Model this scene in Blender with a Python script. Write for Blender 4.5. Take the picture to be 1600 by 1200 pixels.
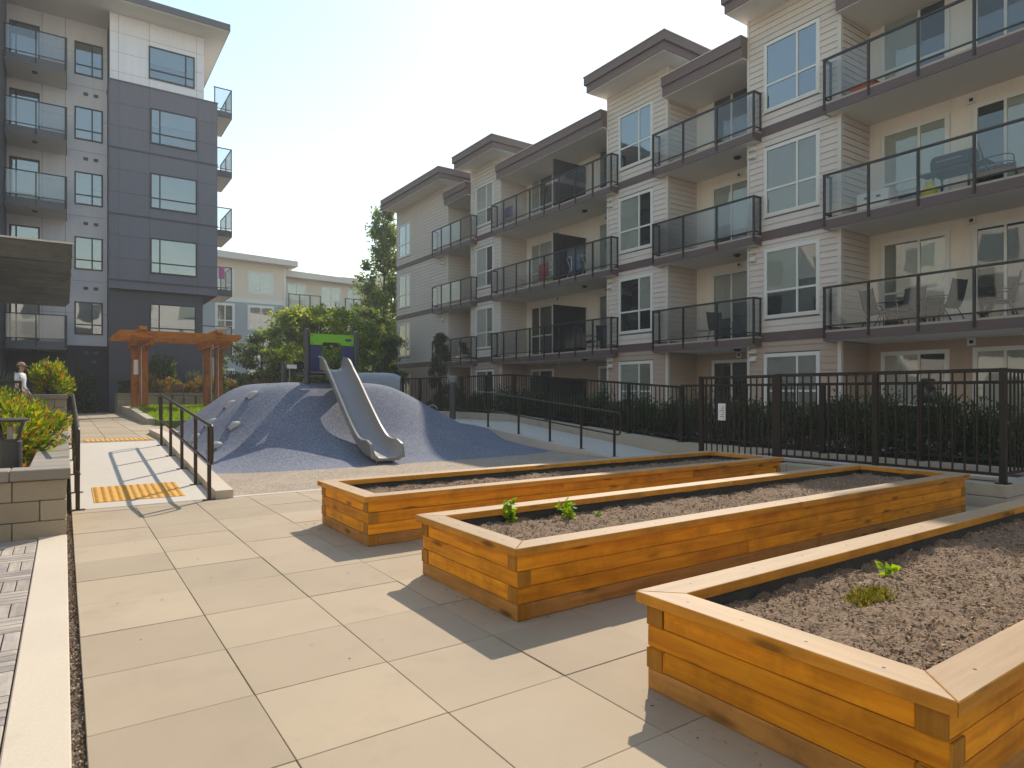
import bpy, bmesh, math, random
import numpy as np
from mathutils import Vector, Matrix, noise as mnoise

for o in list(bpy.data.objects): bpy.data.objects.remove(o)
SC = bpy.context.scene
COL = SC.collection
R = math.radians
random.seed(7)

# ---------------------------------------------------------------- camera, sky, sun, exposure
cam_d = bpy.data.cameras.new('camera')
cam = bpy.data.objects.new('camera', cam_d); COL.objects.link(cam)
cam.location = (0, 0, 1.30)
cam.rotation_euler = (R(90), 0, R(-34.5))
cam_d.sensor_width = 36.0
cam_d.lens = 1018.5 / 1600 * 36.0
cam_d.shift_y = 14.0 / 1600          # horizon sits slightly below the middle
cam_d.clip_start = 0.05; cam_d.clip_end = 2000
SC.camera = cam

SUN = Vector((0.86, 0.755, 1.0)).normalized()
EL = math.asin(SUN.z); AZ = math.atan2(SUN.x, SUN.y)
W = bpy.data.worlds.new('World'); SC.world = W; W.use_nodes = True
wn = W.node_tree
for n in list(wn.nodes): wn.nodes.remove(n)
sky = wn.nodes.new('ShaderNodeTexSky'); sky.sky_type = 'NISHITA'; sky.sun_disc = False
sky.sun_elevation = EL; sky.sun_rotation = AZ
sky.air_density = 1.9; sky.dust_density = 0.35; sky.ozone_density = 1.0; sky.altitude = 50
bg = wn.nodes.new('ShaderNodeBackground'); bg.inputs['Strength'].default_value = 0.12
wo = wn.nodes.new('ShaderNodeOutputWorld')
wn.links.new(sky.outputs[0], bg.inputs[0]); wn.links.new(bg.outputs[0], wo.inputs[0])
sd = bpy.data.lights.new('sun', 'SUN'); sd.energy = 3.4; sd.angle = R(0.6); sd.color = (1.0, 0.87, 0.70)
so = bpy.data.objects.new('sun', sd); COL.objects.link(so)
so.rotation_euler = (-SUN).to_track_quat('-Z', 'Y').to_euler(); so.location = (20, 16, 30)
SC.view_settings.view_transform = 'Standard'
try: SC.view_settings.look = 'None'
except Exception: pass
SC.view_settings.gamma = 1.0
SC.view_settings.use_curve_mapping = False
SC.view_settings.exposure = 0.76
SC.cycles.max_bounces = 8; SC.cycles.diffuse_bounces = 4; SC.cycles.transparent_max_bounces = 16
SC.cycles.caustics_reflective = False; SC.cycles.caustics_refractive = False
SC.cycles.use_denoising = True

# ---------------------------------------------------------------- materials
MATS = {}
def nmat(name):
    m = bpy.data.materials.new(name); m.use_nodes = True
    nt = m.node_tree; b = nt.nodes['Principled BSDF']
    MATS[name] = m
    return m, nt, b
def N(nt, t, **kw):
    n = nt.nodes.new(t)
    for k, v in kw.items():
        if k in n.inputs.keys(): n.inputs[k].default_value = v
        else: setattr(n, k, v)
    return n
def posvec(nt, scale=(1, 1, 1), rnd=True):
    g = N(nt, 'ShaderNodeNewGeometry')
    m = N(nt, 'ShaderNodeVectorMath', operation='MULTIPLY'); m.inputs[1].default_value = scale
    nt.links.new(g.outputs['Position'], m.inputs[0])
    if not rnd: return m.outputs[0]
    oi = N(nt, 'ShaderNodeObjectInfo')
    a = N(nt, 'ShaderNodeVectorMath', operation='ADD')
    s = N(nt, 'ShaderNodeMath', operation='MULTIPLY'); s.inputs[1].default_value = 37.0
    nt.links.new(oi.outputs['Random'], s.inputs[0])
    nt.links.new(m.outputs[0], a.inputs[0]); nt.links.new(s.outputs[0], a.inputs[1])
    return a.outputs[0]
def mth(nt, op, a, b=None):
    m = N(nt, 'ShaderNodeMath', operation=op)
    for i, x in enumerate((a, b)):
        if x is None: continue
        if isinstance(x, (int, float)): m.inputs[i].default_value = x
        else: nt.links.new(x, m.inputs[i])
    return m.outputs[0]
def nz(nt, vec, scale, detail=4, rough=.55):
    n = N(nt, 'ShaderNodeTexNoise', Scale=scale, Detail=detail, Roughness=rough)
    nt.links.new(vec, n.inputs['Vector']); return n.outputs['Fac']
def bump(nt, b, h, strength, dist):
    k = N(nt, 'ShaderNodeBump', Strength=strength, Distance=dist)
    nt.links.new(h, k.inputs['Height']); nt.links.new(k.outputs[0], b.inputs['Normal'])
def mat(name, col, rough=.7, fine=(40, .12), big=(.9, .1), ov=0.0, bmp=None, metal=0.0, spec=None, hue=0.0, stain=None, streak=0):
    m, nt, b = nmat(name)
    v = posvec(nt, rnd=False)
    val = mth(nt, 'ADD', 1.0, mth(nt, 'MULTIPLY', mth(nt, 'SUBTRACT', nz(nt, v, fine[0]), .5), fine[1] * 2))
    val = mth(nt, 'ADD', val, mth(nt, 'MULTIPLY', mth(nt, 'SUBTRACT', nz(nt, v, big[0], 3), .5), big[1] * 2))
    if ov:
        oi = N(nt, 'ShaderNodeObjectInfo')
        val = mth(nt, 'ADD', val, mth(nt, 'MULTIPLY', mth(nt, 'SUBTRACT', oi.outputs['Random'], .5), ov))
    if streak: val = mth(nt, 'ADD', val, mth(nt, 'MULTIPLY', mth(nt, 'SUBTRACT', nz(nt, posvec(nt, (5, 5, .35), rnd=False), 1.0, 5, .65), .5), streak))
    hs = N(nt, 'ShaderNodeHueSaturation'); hs.inputs['Color'].default_value = (*col, 1)
    nt.links.new(val, hs.inputs['Value'])
    out = hs.outputs[0]
    if stain:      # dirt patches: (scale, threshold, colour, amount)
        r = N(nt, 'ShaderNodeMapRange'); r.inputs[1].default_value = stain[1]; r.inputs[2].default_value = stain[1] + .18
        nt.links.new(nz(nt, v, stain[0], 6, .65), r.inputs[0])
        mx = N(nt, 'ShaderNodeMix', data_type='RGBA'); mx.inputs[7].default_value = (*stain[2], 1)
        nt.links.new(mth(nt, 'MULTIPLY', r.outputs[0], stain[3]), mx.inputs[0]); nt.links.new(out, mx.inputs[6]); out = mx.outputs[2]
    nt.links.new(out, b.inputs['Base Color'])
    b.inputs['Roughness'].default_value = rough; b.inputs['Metallic'].default_value = metal
    if spec is not None: b.inputs['Specular IOR Level'].default_value = spec
    if bmp: bump(nt, b, nz(nt, v, bmp[0], 5), bmp[1], bmp[2])
    return m
def wood(name, c1, c2, axis='X', rough=.6, top=None, dark=.22, ov=.42, knots=True):
    m, nt, b = nmat(name)
    s = {'X': (1, 14, 14), 'Y': (14, 1, 14), 'Z': (14, 14, 1)}[axis]
    v = posvec(nt, s)
    n1 = nz(nt, v, 2.2, 6, .6); n2 = nz(nt, v, .5, 3)
    f = mth(nt, 'ADD', mth(nt, 'MULTIPLY', n1, .65), mth(nt, 'MULTIPLY', n2, .35))
    cr = N(nt, 'ShaderNodeValToRGB')
    e = cr.color_ramp.elements; e[0].position = .36; e[0].color = (*c1, 1); e[1].position = .62; e[1].color = (*c2, 1)
    nt.links.new(f, cr.inputs[0]); out = cr.outputs[0]
    v2 = posvec(nt, (1, 1, 1))
    if knots:
        sk = {'X': (2.2, 9, 9), 'Y': (9, 2.2, 9), 'Z': (9, 9, 2.2)}[axis]
        vo = N(nt, 'ShaderNodeTexVoronoi', Scale=1.0); nt.links.new(posvec(nt, sk), vo.inputs['Vector'])
        kr = N(nt, 'ShaderNodeMapRange'); kr.inputs[1].default_value = .09; kr.inputs[2].default_value = .22
        kr.inputs[3].default_value = .8; kr.inputs[4].default_value = 0.0
        nt.links.new(vo.outputs['Distance'], kr.inputs[0])
        mx = N(nt, 'ShaderNodeMix', data_type='RGBA'); mx.inputs[7].default_value = (c1[0] * dark, c1[1] * dark, c1[2] * dark, 1)
        nt.links.new(kr.outputs[0], mx.inputs[0]); nt.links.new(out, mx.inputs[6]); out = mx.outputs[2]
    # weather stains
    st = N(nt, 'ShaderNodeMapRange'); st.inputs[1].default_value = .47; st.inputs[2].default_value = .70; st.inputs[4].default_value = .62
    nt.links.new(nz(nt, v2, 3.0, 5, .7), st.inputs[0])
    mx = N(nt, 'ShaderNodeMix', data_type='RGBA'); mx.inputs[7].default_value = (c1[0] * .55, c1[1] * .6, c1[2] * .9, 1)
    nt.links.new(st.outputs[0], mx.inputs[0]); nt.links.new(out, mx.inputs[6]); out = mx.outputs[2]
    if top:        # sun-bleached upper faces
        g = N(nt, 'ShaderNodeNewGeometry'); sx = N(nt, 'ShaderNodeSeparateXYZ'); nt.links.new(g.outputs['True Normal'], sx.inputs[0])
        r = N(nt, 'ShaderNodeMapRange'); r.inputs[1].default_value = .6; r.inputs[2].default_value = .95; r.inputs[4].default_value = .88
        nt.links.new(sx.outputs[2], r.inputs[0])
        hs0 = N(nt, 'ShaderNodeHueSaturation'); hs0.inputs['Color'].default_value = (*top, 1)
        nt.links.new(mth(nt, 'ADD', .78, mth(nt, 'MULTIPLY', n1, .44)), hs0.inputs['Value'])
        mx = N(nt, 'ShaderNodeMix', data_type='RGBA')
        nt.links.new(hs0.outputs[0], mx.inputs[7])
        nt.links.new(r.outputs[0], mx.inputs[0]); nt.links.new(out, mx.inputs[6]); out = mx.outputs[2]
    oi = N(nt, 'ShaderNodeObjectInfo')
    hs = N(nt, 'ShaderNodeHueSaturation')
    nt.links.new(mth(nt, 'ADD', 1 - ov / 2, mth(nt, 'MULTIPLY', oi.outputs['Random'], ov)), hs.inputs['Value'])
    nt.links.new(out, hs.inputs['Color']); nt.links.new(hs.outputs[0], b.inputs['Base Color'])
    b.inputs['Roughness'].default_value = rough; b.inputs['Specular IOR Level'].default_value = .25
    bump(nt, b, n1, .35, .004)
    return m
def speckle(name, cols, scale, rough=.9, bmp=.6, big=None):
    m, nt, b = nmat(name)
    v = posvec(nt, rnd=False)
    vo = N(nt, 'ShaderNodeTexVoronoi', Scale=scale); nt.links.new(v, vo.inputs['Vector'])
    sp = N(nt, 'ShaderNodeSeparateColor'); nt.links.new(vo.outputs['Color'], sp.inputs[0])
    cr = N(nt, 'ShaderNodeValToRGB'); cr.color_ramp.interpolation = 'CONSTANT'
    e = cr.color_ramp.elements; t = 0
    for i, (c, w) in enumerate(cols):
        el = e[i] if i < 2 else e.new(t)
        el.position = t; el.color = (*c, 1); t += w
    nt.links.new(sp.outputs[0], cr.inputs[0])
    hs = N(nt, 'ShaderNodeHueSaturation'); nt.links.new(cr.outputs[0], hs.inputs['Color'])
    f = mth(nt, 'ADD', .75, mth(nt, 'MULTIPLY', nz(nt, v, 1.3, 5, .6), .5))
    nt.links.new(f, hs.inputs['Value'])
    nt.links.new(hs.outputs[0], b.inputs['Base Color']); b.inputs['Roughness'].default_value = rough
    b.inputs['Specular IOR Level'].default_value = .25
    bump(nt, b, vo.outputs['Distance'], bmp, .006)
    return m
def leafmat(name, cols, trans=.35, rough=.55):
    m, nt, b = nmat(name)
    g = N(nt, 'ShaderNodeNewGeometry')
    cr = N(nt, 'ShaderNodeValToRGB'); e = cr.color_ramp.elements
    for i, (p, c) in enumerate(cols):
        el = e[i] if i < 2 else e.new(p)
        el.position = p; el.color = (*c, 1)
    nt.links.new(g.outputs['Random Per Island'], cr.inputs[0])
    nt.links.new(cr.outputs[0], b.inputs['Base Color']); b.inputs['Roughness'].default_value = rough
    b.inputs['Specular IOR Level'].default_value = .3
    tr = N(nt, 'ShaderNodeBsdfTranslucent'); hs = N(nt, 'ShaderNodeHueSaturation', Value=1.5, Saturation=1.1); hs.inputs['Hue'].default_value = .49
    nt.links.new(cr.outputs[0], hs.inputs['Color']); nt.links.new(hs.outputs[0], tr.inputs[0])
    mx = N(nt, 'ShaderNodeMixShader'); mx.inputs[0].default_value = trans
    nt.links.new(b.outputs[0], mx.inputs[1]); nt.links.new(tr.outputs[0], mx.inputs[2])
    nt.links.new(mx.outputs[0], nt.nodes['Material Output'].inputs[0])
    return m
def glass(name, tint=(.8, .84, .84), refl=.06, rough=.02, ior=1.5, wav=.012):
    m, nt, b = nmat(name); nt.nodes.remove(b)
    t = N(nt, 'ShaderNodeBsdfTransparent'); t.inputs[0].default_value = (*tint, 1)
    g = N(nt, 'ShaderNodeBsdfGlossy', Roughness=rough); g.inputs[0].default_value = (.95, .97, 1, 1)
    fr = N(nt, 'ShaderNodeLayerWeight', Blend=.5)
    mx = N(nt, 'ShaderNodeMixShader')
    nt.links.new(mth(nt, 'ADD', mth(nt, 'MULTIPLY', mth(nt, 'POWER', fr.outputs['Facing'], 5.0), .9), refl + .03), mx.inputs[0])
    if wav:
        k = N(nt, 'ShaderNodeBump', Strength=.5, Distance=wav); nt.links.new(nz(nt, posvec(nt), 1.1, 1), k.inputs['Height'])
        nt.links.new(k.outputs[0], g.inputs['Normal'])
    nt.links.new(t.outputs[0], mx.inputs[1]); nt.links.new(g.outputs[0], mx.inputs[2])
    nt.links.new(mx.outputs[0], nt.nodes['Material Output'].inputs[0])
    return m

mat('paver', (.35, .282, .198), .85, (160, .10), (1.3, .14), ov=.20, bmp=(220, .3, .002), stain=(1.7, .54, (.27, .21, .15), .5))
mat('paver_bed', (.13, .105, .075), .95, bmp=(60, .5, .01))
mat('concrete', (.50, .46, .40), .85, (60, .10), (1.0, .10), bmp=(150, .3, .003), stain=(2.2, .62, (.30, .27, .22), .4))
mat('concrete_warm', (.52, .45, .36), .85, (60, .10), (1.0, .10), bmp=(150, .3, .003), stain=(2.2, .6, (.33, .28, .2), .4))
mat('kerb_concrete', (.40, .36, .29), .9, (50, .14), (1.4, .14), bmp=(120, .4, .004), stain=(2.5, .55, (.20, .18, .13), .5))
mat('tactile', (.62, .33, .05), .7, (30, .10), (1, .12), stain=(5, .58, (.36, .24, .10), .5))
mat('gravel', (.22, .19, .15), .95, (300, .5), (20, .3), bmp=(250, 1.0, .01))
mat('block', (.35, .29, .205), .95, (70, .16), (1.2, .12), ov=.22, bmp=(90, .7, .008), stain=(3.0, .58, (.20, .175, .13), .5))
mat('block_cap', (.25, .225, .19), .9, (80, .14), (1.2, .12), ov=.15, bmp=(110, .4, .004))
mat('mortar', (.10, .09, .07), .95)
mat('soil', (.215, .145, .092), .95, (90, .5), (6, .25), bmp=(70, 1.0, .02))
mat('mulch', (.10, .045, .028), .95, (60, .5), (5, .25), bmp=(50, 1.0, .03))
mat('liner', (.012, .012, .012), .6, bmp=(12, .8, .02))
leafmat('chips', [(0, (.10, .062, .038)), (.45, (.23, .152, .095)), (.85, (.37, .26, .165)), (1, (.52, .40, .27))], 0.0, .9)
wood('timber_x', (.54, .18, .003), (.82, .345, .009), 'X')
wood('timber_y', (.54, .18, .003), (.82, .345, .009), 'Y')
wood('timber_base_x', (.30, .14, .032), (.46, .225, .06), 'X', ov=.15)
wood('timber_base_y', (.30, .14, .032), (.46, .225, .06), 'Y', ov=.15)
wood('timber_end', (.26, .11, .008), (.42, .19, .02), 'Z', ov=.35, knots=False)
wood('cap_x', (.44, .18, .015), (.64, .29, .03), 'X', top=(.36, .27, .18), ov=.30)
wood('cap_y', (.44, .18, .015), (.64, .29, .03), 'Y', top=(.36, .27, .18), ov=.30)
wood('deck_x', (.27, .235, .20), (.44, .385, .33), 'X', rough=.8, ov=.3, knots=False)
wood('deck_y', (.27, .235, .20), (.44, .385, .33), 'Y', rough=.8, ov=.3, knots=False)
wood('pergola_x', (.40, .12, .010), (.60, .20, .016), 'X', ov=.1)
wood('pergola_y', (.36, .12, .014), (.5, .19, .025), 'Y', ov=.1)
wood('pergola_z', (.24, .075, .012), (.40, .13, .022), 'Z', ov=.2)
wood('canopy_wood', (.085, .08, .06), (.13, .12, .095), 'X', ov=.15, knots=False)
speckle('rubber_tan', [((.30, .24, .18), .4), ((.38, .31, .24), .3), ((.20, .165, .13), .2), ((.44, .39, .32), .1)], 70)
speckle('rubber_blue', [((.115, .145, .215), .32), ((.145, .17, .235), .26), ((.22, .215, .225), .20), ((.085, .115, .185), .14), ((.32, .30, .285), .08)], 75)
mat('rail_metal', (.05, .04, .03), .38, (30, .06), (2, .05), metal=.6)
mat('fence_metal', (.02, .015, .011), .5, (30, .08), (2, .05), spec=.3)
mat('bronze_metal', (.028, .024, .022), .45, (30, .06), (2, .05), metal=.2)
mat('black_metal', (.02, .02, .021), .45, metal=.2)
mat('bollard_paint', (.055, .052, .05), .5, (60, .08), (4, .06))
mat('slide_plastic', (.215, .21, .21), .42, (60, .03), (2.5, .06), bmp=(300, .08, .001))
mat('grey_plastic', (.22, .235, .25), .5, (50, .04), (2, .05))
mat('grip_plastic', (.34, .33, .32), .6)
mat('post_plastic', (.045, .047, .052), .5)
mat('panel_green', (.17, .47, .02), .42, (40, .03), (2, .04))
mat('panel_blue', (.02, .035, .115), .5, (40, .05), (2, .04))
mat('white_paint', (.72, .72, .70), .6, (30, .03), (1.5, .04))
mat('frame_white', (.70, .69, .64), .5, (30, .03), (1.5, .03))
mat('paper', (.75, .76, .78), .7, (30, .03))
mat('wire', (.6, .6, .58), .5)
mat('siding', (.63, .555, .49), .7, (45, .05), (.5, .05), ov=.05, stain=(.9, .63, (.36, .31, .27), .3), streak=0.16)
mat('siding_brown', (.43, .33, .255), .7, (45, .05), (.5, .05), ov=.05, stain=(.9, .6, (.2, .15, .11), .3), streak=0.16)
mat('trim_pale', (.62, .57, .51), .6, (30, .04), (1, .04))
mat('recess_panel', (.78, .70, .60), .75, (30, .03), (.6, .05), streak=0.16)
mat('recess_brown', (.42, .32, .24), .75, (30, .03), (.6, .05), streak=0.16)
mat('soffit', (.80, .75, .68), .8, (30, .03), (.6, .05))
mat('fascia_brown', (.14, .095, .085), .6, (40, .08), (.8, .08), stain=(1.2, .6, (.13, .09, .075), .4))
mat('band_brown', (.12, .082, .075), .6, (40, .08), (.8, .08))
mat('deck_edge', (.40, .34, .28), .7)
mat('screen_dark', (.022, .02, .019), .6, (20, .2), (3, .2), ov=.3)
mat('panel_white', (.74, .735, .80), .65, (20, .02), (.4, .04), ov=.03, stain=(.5, .62, (.46, .45, .47), .3), streak=0.22)
mat('panel_grey', (.15, .147, .18), .6, (20, .04), (.4, .06), ov=.05, streak=0.22)
mat('panel_dark', (.07, .07, .085), .6, (20, .04), (.4, .06), streak=0.22)
mat('render_dark', (.055, .053, .056), .8, (20, .05), (.4, .08), streak=0.16)
mat('frame_dark', (.022, .023, .026), .4)
mat('joint_dark', (.05, .05, .06), .9)
mat('fascia_grey', (.11, .11, .12), .6)
mat('cream_siding', (.70, .61, .49), .75, (30, .03), (.4, .05))
mat('blue_siding', (.30, .345, .37), .75, (30, .04), (.4, .05))
mat('roof_grey', (.20, .22, .24), .8, (20, .1))
mat('blind_pale', (.56, .58, .53), .8, (3, .05), (.7, .18))
mat('blind_white', (.72, .72, .70), .8, (3, .05), (.7, .12))
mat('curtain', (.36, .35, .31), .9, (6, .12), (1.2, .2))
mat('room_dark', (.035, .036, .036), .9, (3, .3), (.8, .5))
glass('window_glass', (.88, .89, .87), .05)
glass('window_sky_glass', (.62, .67, .68), .20)
glass('balcony_glass', (.86, .87, .865), .015, wav=.004)
glass('frosted_glass', (.70, .71, .71), .08, .15, wav=.004)
glass('lamp_glass', (.8, .8, .76), .04, .1, wav=0)
mat('bark', (.085, .065, .05), .95, (25, .3), (3, .2), bmp=(18, .9, .03))
leafmat('leaf_maple', [(0, (.09, .15, .02)), (.45, (.17, .25, .03)), (.8, (.28, .34, .045)), (1, (.40, .41, .06))], .58)
leafmat('leaf_poplar', [(0, (.08, .13, .035)), (.5, (.15, .21, .05)), (.85, (.22, .28, .07)), (1, (.32, .36, .11))], .58)
leafmat('leaf_dark', [(0, (.025, .045, .02)), (.6, (.05, .08, .03)), (.9, (.08, .12, .045)), (1, (.13, .17, .06))], .3)
leafmat('leaf_nandina', [(0, (.05, .11, .012)), (.35, (.12, .21, .015)), (.62, (.24, .31, .02)), (.84, (.40, .36, .025)), (.93, (.48, .22, .03)), (1, (.42, .11, .03))], .45)
leafmat('leaf_orange', [(0, (.05, .09, .015)), (.3, (.12, .16, .02)), (.6, (.30, .22, .035)), (.85, (.45, .22, .05)), (1, (.45, .13, .04))], .4)
leafmat('leaf_bright', [(0, (.12, .25, .012)), (.5, (.22, .37, .02)), (1, (.34, .46, .03))], .45)
leafmat('leaf_grey', [(0, (.06, .085, .05)), (.5, (.11, .14, .085)), (1, (.18, .21, .13))], .25)
leafmat('leaf_mid', [(0, (.03, .06, .015)), (.5, (.065, .11, .025)), (.9, (.12, .17, .04)), (1, (.2, .25, .07))], .45)
leafmat('leaf_moss', [(0, (.10, .10, .015)), (.5, (.2, .19, .025)), (1, (.30, .25, .04))], .3)
leafmat('grass_blade', [(0, (.10, .20, .01)), (.6, (.20, .33, .012)), (1, (.33, .40, .03))], .45)
mat('lap_shadow', (.19, .165, .145), .9)  # shade painted in: darkened core makes the siding gaps read as shadow lines
mat('wing_render', (.78, .74, .66), .8, (10, .03), (.4, .06))  # pale render of the added wings, lightened for bounce
mat('lawn_soil', (.10, .16, .02), .95, (40, .2))
mat('earth', (.13, .12, .095), .95, (10, .2), (.3, .2))
mat('asphalt', (.06, .06, .06), .95)
mat('skin', (.52, .31, .21), .55); mat('shirt_white', (.72, .72, .74), .8); mat('cap_tan', (.33, .25, .13), .8)
mat('trouser', (.05, .06, .09), .85); mat('hair', (.04, .025, .015), .6); mat('shoe', (.03, .03, .03), .6)
mat('tank_yellow', (.50, .50, .03), .5); mat('orange_plastic', (.55, .09, .02), .5)
mat('cloth_blue', (.06, .08, .22), .9); mat('cloth_red', (.40, .06, .06), .9); mat('cloth_pink', (.70, .20, .42), .9)
mat('cloth_white', (.68, .68, .68), .9); mat('sling_grey', (.06, .06, .065), .8); mat('cushion_grey', (.18, .18, .2), .9)
mat('cloth_green', (.30, .34, .12), .9); mat('table_wood', (.16, .10, .06), .8)

# ---------------------------------------------------------------- builders
def wloc(o):
    v = Vector((0, 0, 0))
    while o is not None: v += o.location; o = o.parent
    return v
def link(o, parent=None):
    COL.objects.link(o)
    if parent is not None: o.parent = parent
    return o
def tag(o, label=None, cat=None, group=None, kind=None):
    if label: o['label'] = label
    if cat: o['category'] = cat
    if group: o['group'] = group
    if kind: o['kind'] = kind
    return o
def thing(name, label, cat, loc=(0, 0, 0), group=None):
    o = bpy.data.objects.new(name, None); o.empty_display_size = .2; link(o); o.location = loc
    return tag(o, label, cat, group)
class MB:
    def __init__(s): s.v = []; s.f = []
    def add(s, vs, fs):
        k = len(s.v); s.v += [tuple(p) for p in vs]; s.f += [tuple(i + k for i in f) for f in fs]; return s
    def box(s, x0, x1, y0, y1, z0, z1):
        x0, x1 = sorted((x0, x1)); y0, y1 = sorted((y0, y1)); z0, z1 = sorted((z0, z1))
        return s.add([(x0, y0, z0), (x1, y0, z0), (x1, y1, z0), (x0, y1, z0), (x0, y0, z1), (x1, y0, z1), (x1, y1, z1), (x0, y1, z1)],
                     [(0, 3, 2, 1), (4, 5, 6, 7), (0, 1, 5, 4), (1, 2, 6, 5), (2, 3, 7, 6), (3, 0, 4, 7)])
    def hexa(s, b, t):   # bottom 4, top 4 (ccw from above)
        return s.add(list(b) + list(t), [(0, 3, 2, 1), (4, 5, 6, 7), (0, 1, 5, 4), (1, 2, 6, 5), (2, 3, 7, 6), (3, 0, 4, 7)])
    def bar(s, p, q, w, h=None, up=(0, 0, 1)):   # square bar from p to q
        h = h or w; p = Vector(p); q = Vector(q); d = (q - p).normalized(); u = Vector(up)
        if abs(d.dot(u)) > .95: u = Vector((0, 1, 0))
        a = d.cross(u).normalized() * w / 2; c = a.cross(d).normalized() * h / 2
        return s.hexa([p - a - c, q - a - c, q + a - c, p + a - c], [p - a + c, q - a + c, q + a + c, p + a + c])
    def tube(s, pts, r, n=8, closed=False):
        pts = [Vector(p) for p in pts]; m = len(pts); k = len(s.v)
        rs = r if isinstance(r, (list, tuple)) else [r] * m
        pu = None
        for i, p in enumerate(pts):
            a = pts[i - 1] if (i or closed) else p; b = pts[(i + 1) % m] if (i < m - 1 or closed) else p
            d = (b - a).normalized()
            if pu is None:
                u = Vector((0, 0, 1)) if abs(d.z) < .9 else Vector((1, 0, 0)); u = (u - d * u.dot(d)).normalized()
            else: u = (pu - d * pu.dot(d)).normalized()
            pu = u; w = d.cross(u)
            for j in range(n):
                t = 2 * math.pi * j / n; s.v.append(tuple(p + (u * math.cos(t) + w * math.sin(t)) * rs[i]))
        for i in range(m if closed else m - 1):
            for j in range(n):
                a = k + i * n; b = k + ((i + 1) % m) * n
                s.f.append((a + j, a + (j + 1) % n, b + (j + 1) % n, b + j))
        if not closed:
            s.f.append(tuple(k + j for j in range(n))[::-1]); s.f.append(tuple(k + (m - 1) * n + j for j in range(n)))
        return s
    def lathe(s, cx, cy, prof, n=20):
        k = len(s.v)
        for r, z in prof:
            for j in range(n):
                t = 2 * math.pi * j / n; s.v.append((cx + r * math.cos(t), cy + r * math.sin(t), z))
        for i in range(len(prof) - 1):
            for j in range(n):
                a = k + i * n; b = a + n
                s.f.append((a + j, a + (j + 1) % n, b + (j + 1) % n, b + j))
        s.f.append(tuple(k + j for j in range(n))[::-1]); s.f.append(tuple(k + (len(prof) - 1) * n + j for j in range(n)))
        return s
    def prism(s, poly, fn, a, b):   # poly of (p,q), fn(p,q,t) -> xyz
        n = len(poly); k = len(s.v)
        s.v += [tuple(fn(p, q, a)) for p, q in poly] + [tuple(fn(p, q, b)) for p, q in poly]
        s.f += [tuple(k + i for i in range(n))[::-1], tuple(k + n + i for i in range(n))]
        for i in range(n):
            j = (i + 1) % n; s.f.append((k + i, k + j, k + n + j, k + n + i))
        return s
    def build(s, name, m, parent=None, bevel=0, smooth=False, kind=None, seg=1, world=True):
        off = wloc(parent) if (parent is not None and world) else Vector((0, 0, 0))
        me = bpy.data.meshes.new(name)
        me.from_pydata([(x - off.x, y - off.y, z - off.z) for x, y, z in s.v], [], s.f)
        bm = bmesh.new(); bm.from_mesh(me)
        bmesh.ops.recalc_face_normals(bm, faces=bm.faces)
        if bevel: bmesh.ops.bevel(bm, geom=list(bm.edges), offset=bevel, segments=seg, affect='EDGES', clamp_overlap=True)
        bm.to_mesh(me); bm.free()
        if smooth:
            me.polygons.foreach_set('use_smooth', [True] * len(me.polygons))
            if smooth is not True: me.set_sharp_from_angle(angle=R(smooth))
        me.materials.append(MATS[m])
        o = bpy.data.objects.new(name, me); link(o, parent)
        if kind: o['kind'] = kind
        return o
BOXES = {}
def boxmesh(dx, dy, dz, m, bev=0.0):
    key = (round(dx, 4), round(dy, 4), round(dz, 4), m, bev)
    if key not in BOXES:
        me = bpy.data.meshes.new('piece'); bm = bmesh.new(); bmesh.ops.create_cube(bm, size=1)
        bmesh.ops.scale(bm, vec=(dx, dy, dz), verts=bm.verts)
        if bev: bmesh.ops.bevel(bm, geom=list(bm.edges), offset=bev, segments=1, affect='EDGES')
        bm.to_mesh(me); bm.free(); me.materials.append(MATS[m]); BOXES[key] = me
    return BOXES[key]
def piece(name, parent, c, d, m, bev=0.0, rot=None):
    o = bpy.data.objects.new(name, boxmesh(*d, m, bev)); link(o, parent)
    o.location = Vector(c) - wloc(parent)
    if rot: o.rotation_euler = rot
    return o
def span(name, parent, x0, x1, y0, y1, z0, z1, m, bev=0.0):
    return piece(name, parent, ((x0 + x1) / 2, (y0 + y1) / 2, (z0 + z1) / 2), (abs(x1 - x0), abs(y1 - y0), abs(z1 - z0)), m, bev)
def copy_tree(o, parent=None):
    c = o.copy(); COL.objects.link(c); c.parent = parent
    for ch in [x for x in o.children]: copy_tree(ch, c)
    return c
def smoothpath(pts, n=6):
    P = [Vector(p) for p in pts]; out = []
    for i in range(len(P) - 1):
        a = P[max(i - 1, 0)]; b = P[i]; c = P[i + 1]; d = P[min(i + 2, len(P) - 1)]
        for k in range(n):
            t = k / n
            out.append(.5 * (2 * b + (c - a) * t + (2 * a - 5 * b + 4 * c - d) * t * t + (3 * b - a - 3 * c + d) * t ** 3))
    out.append(P[-1]); return out
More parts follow.
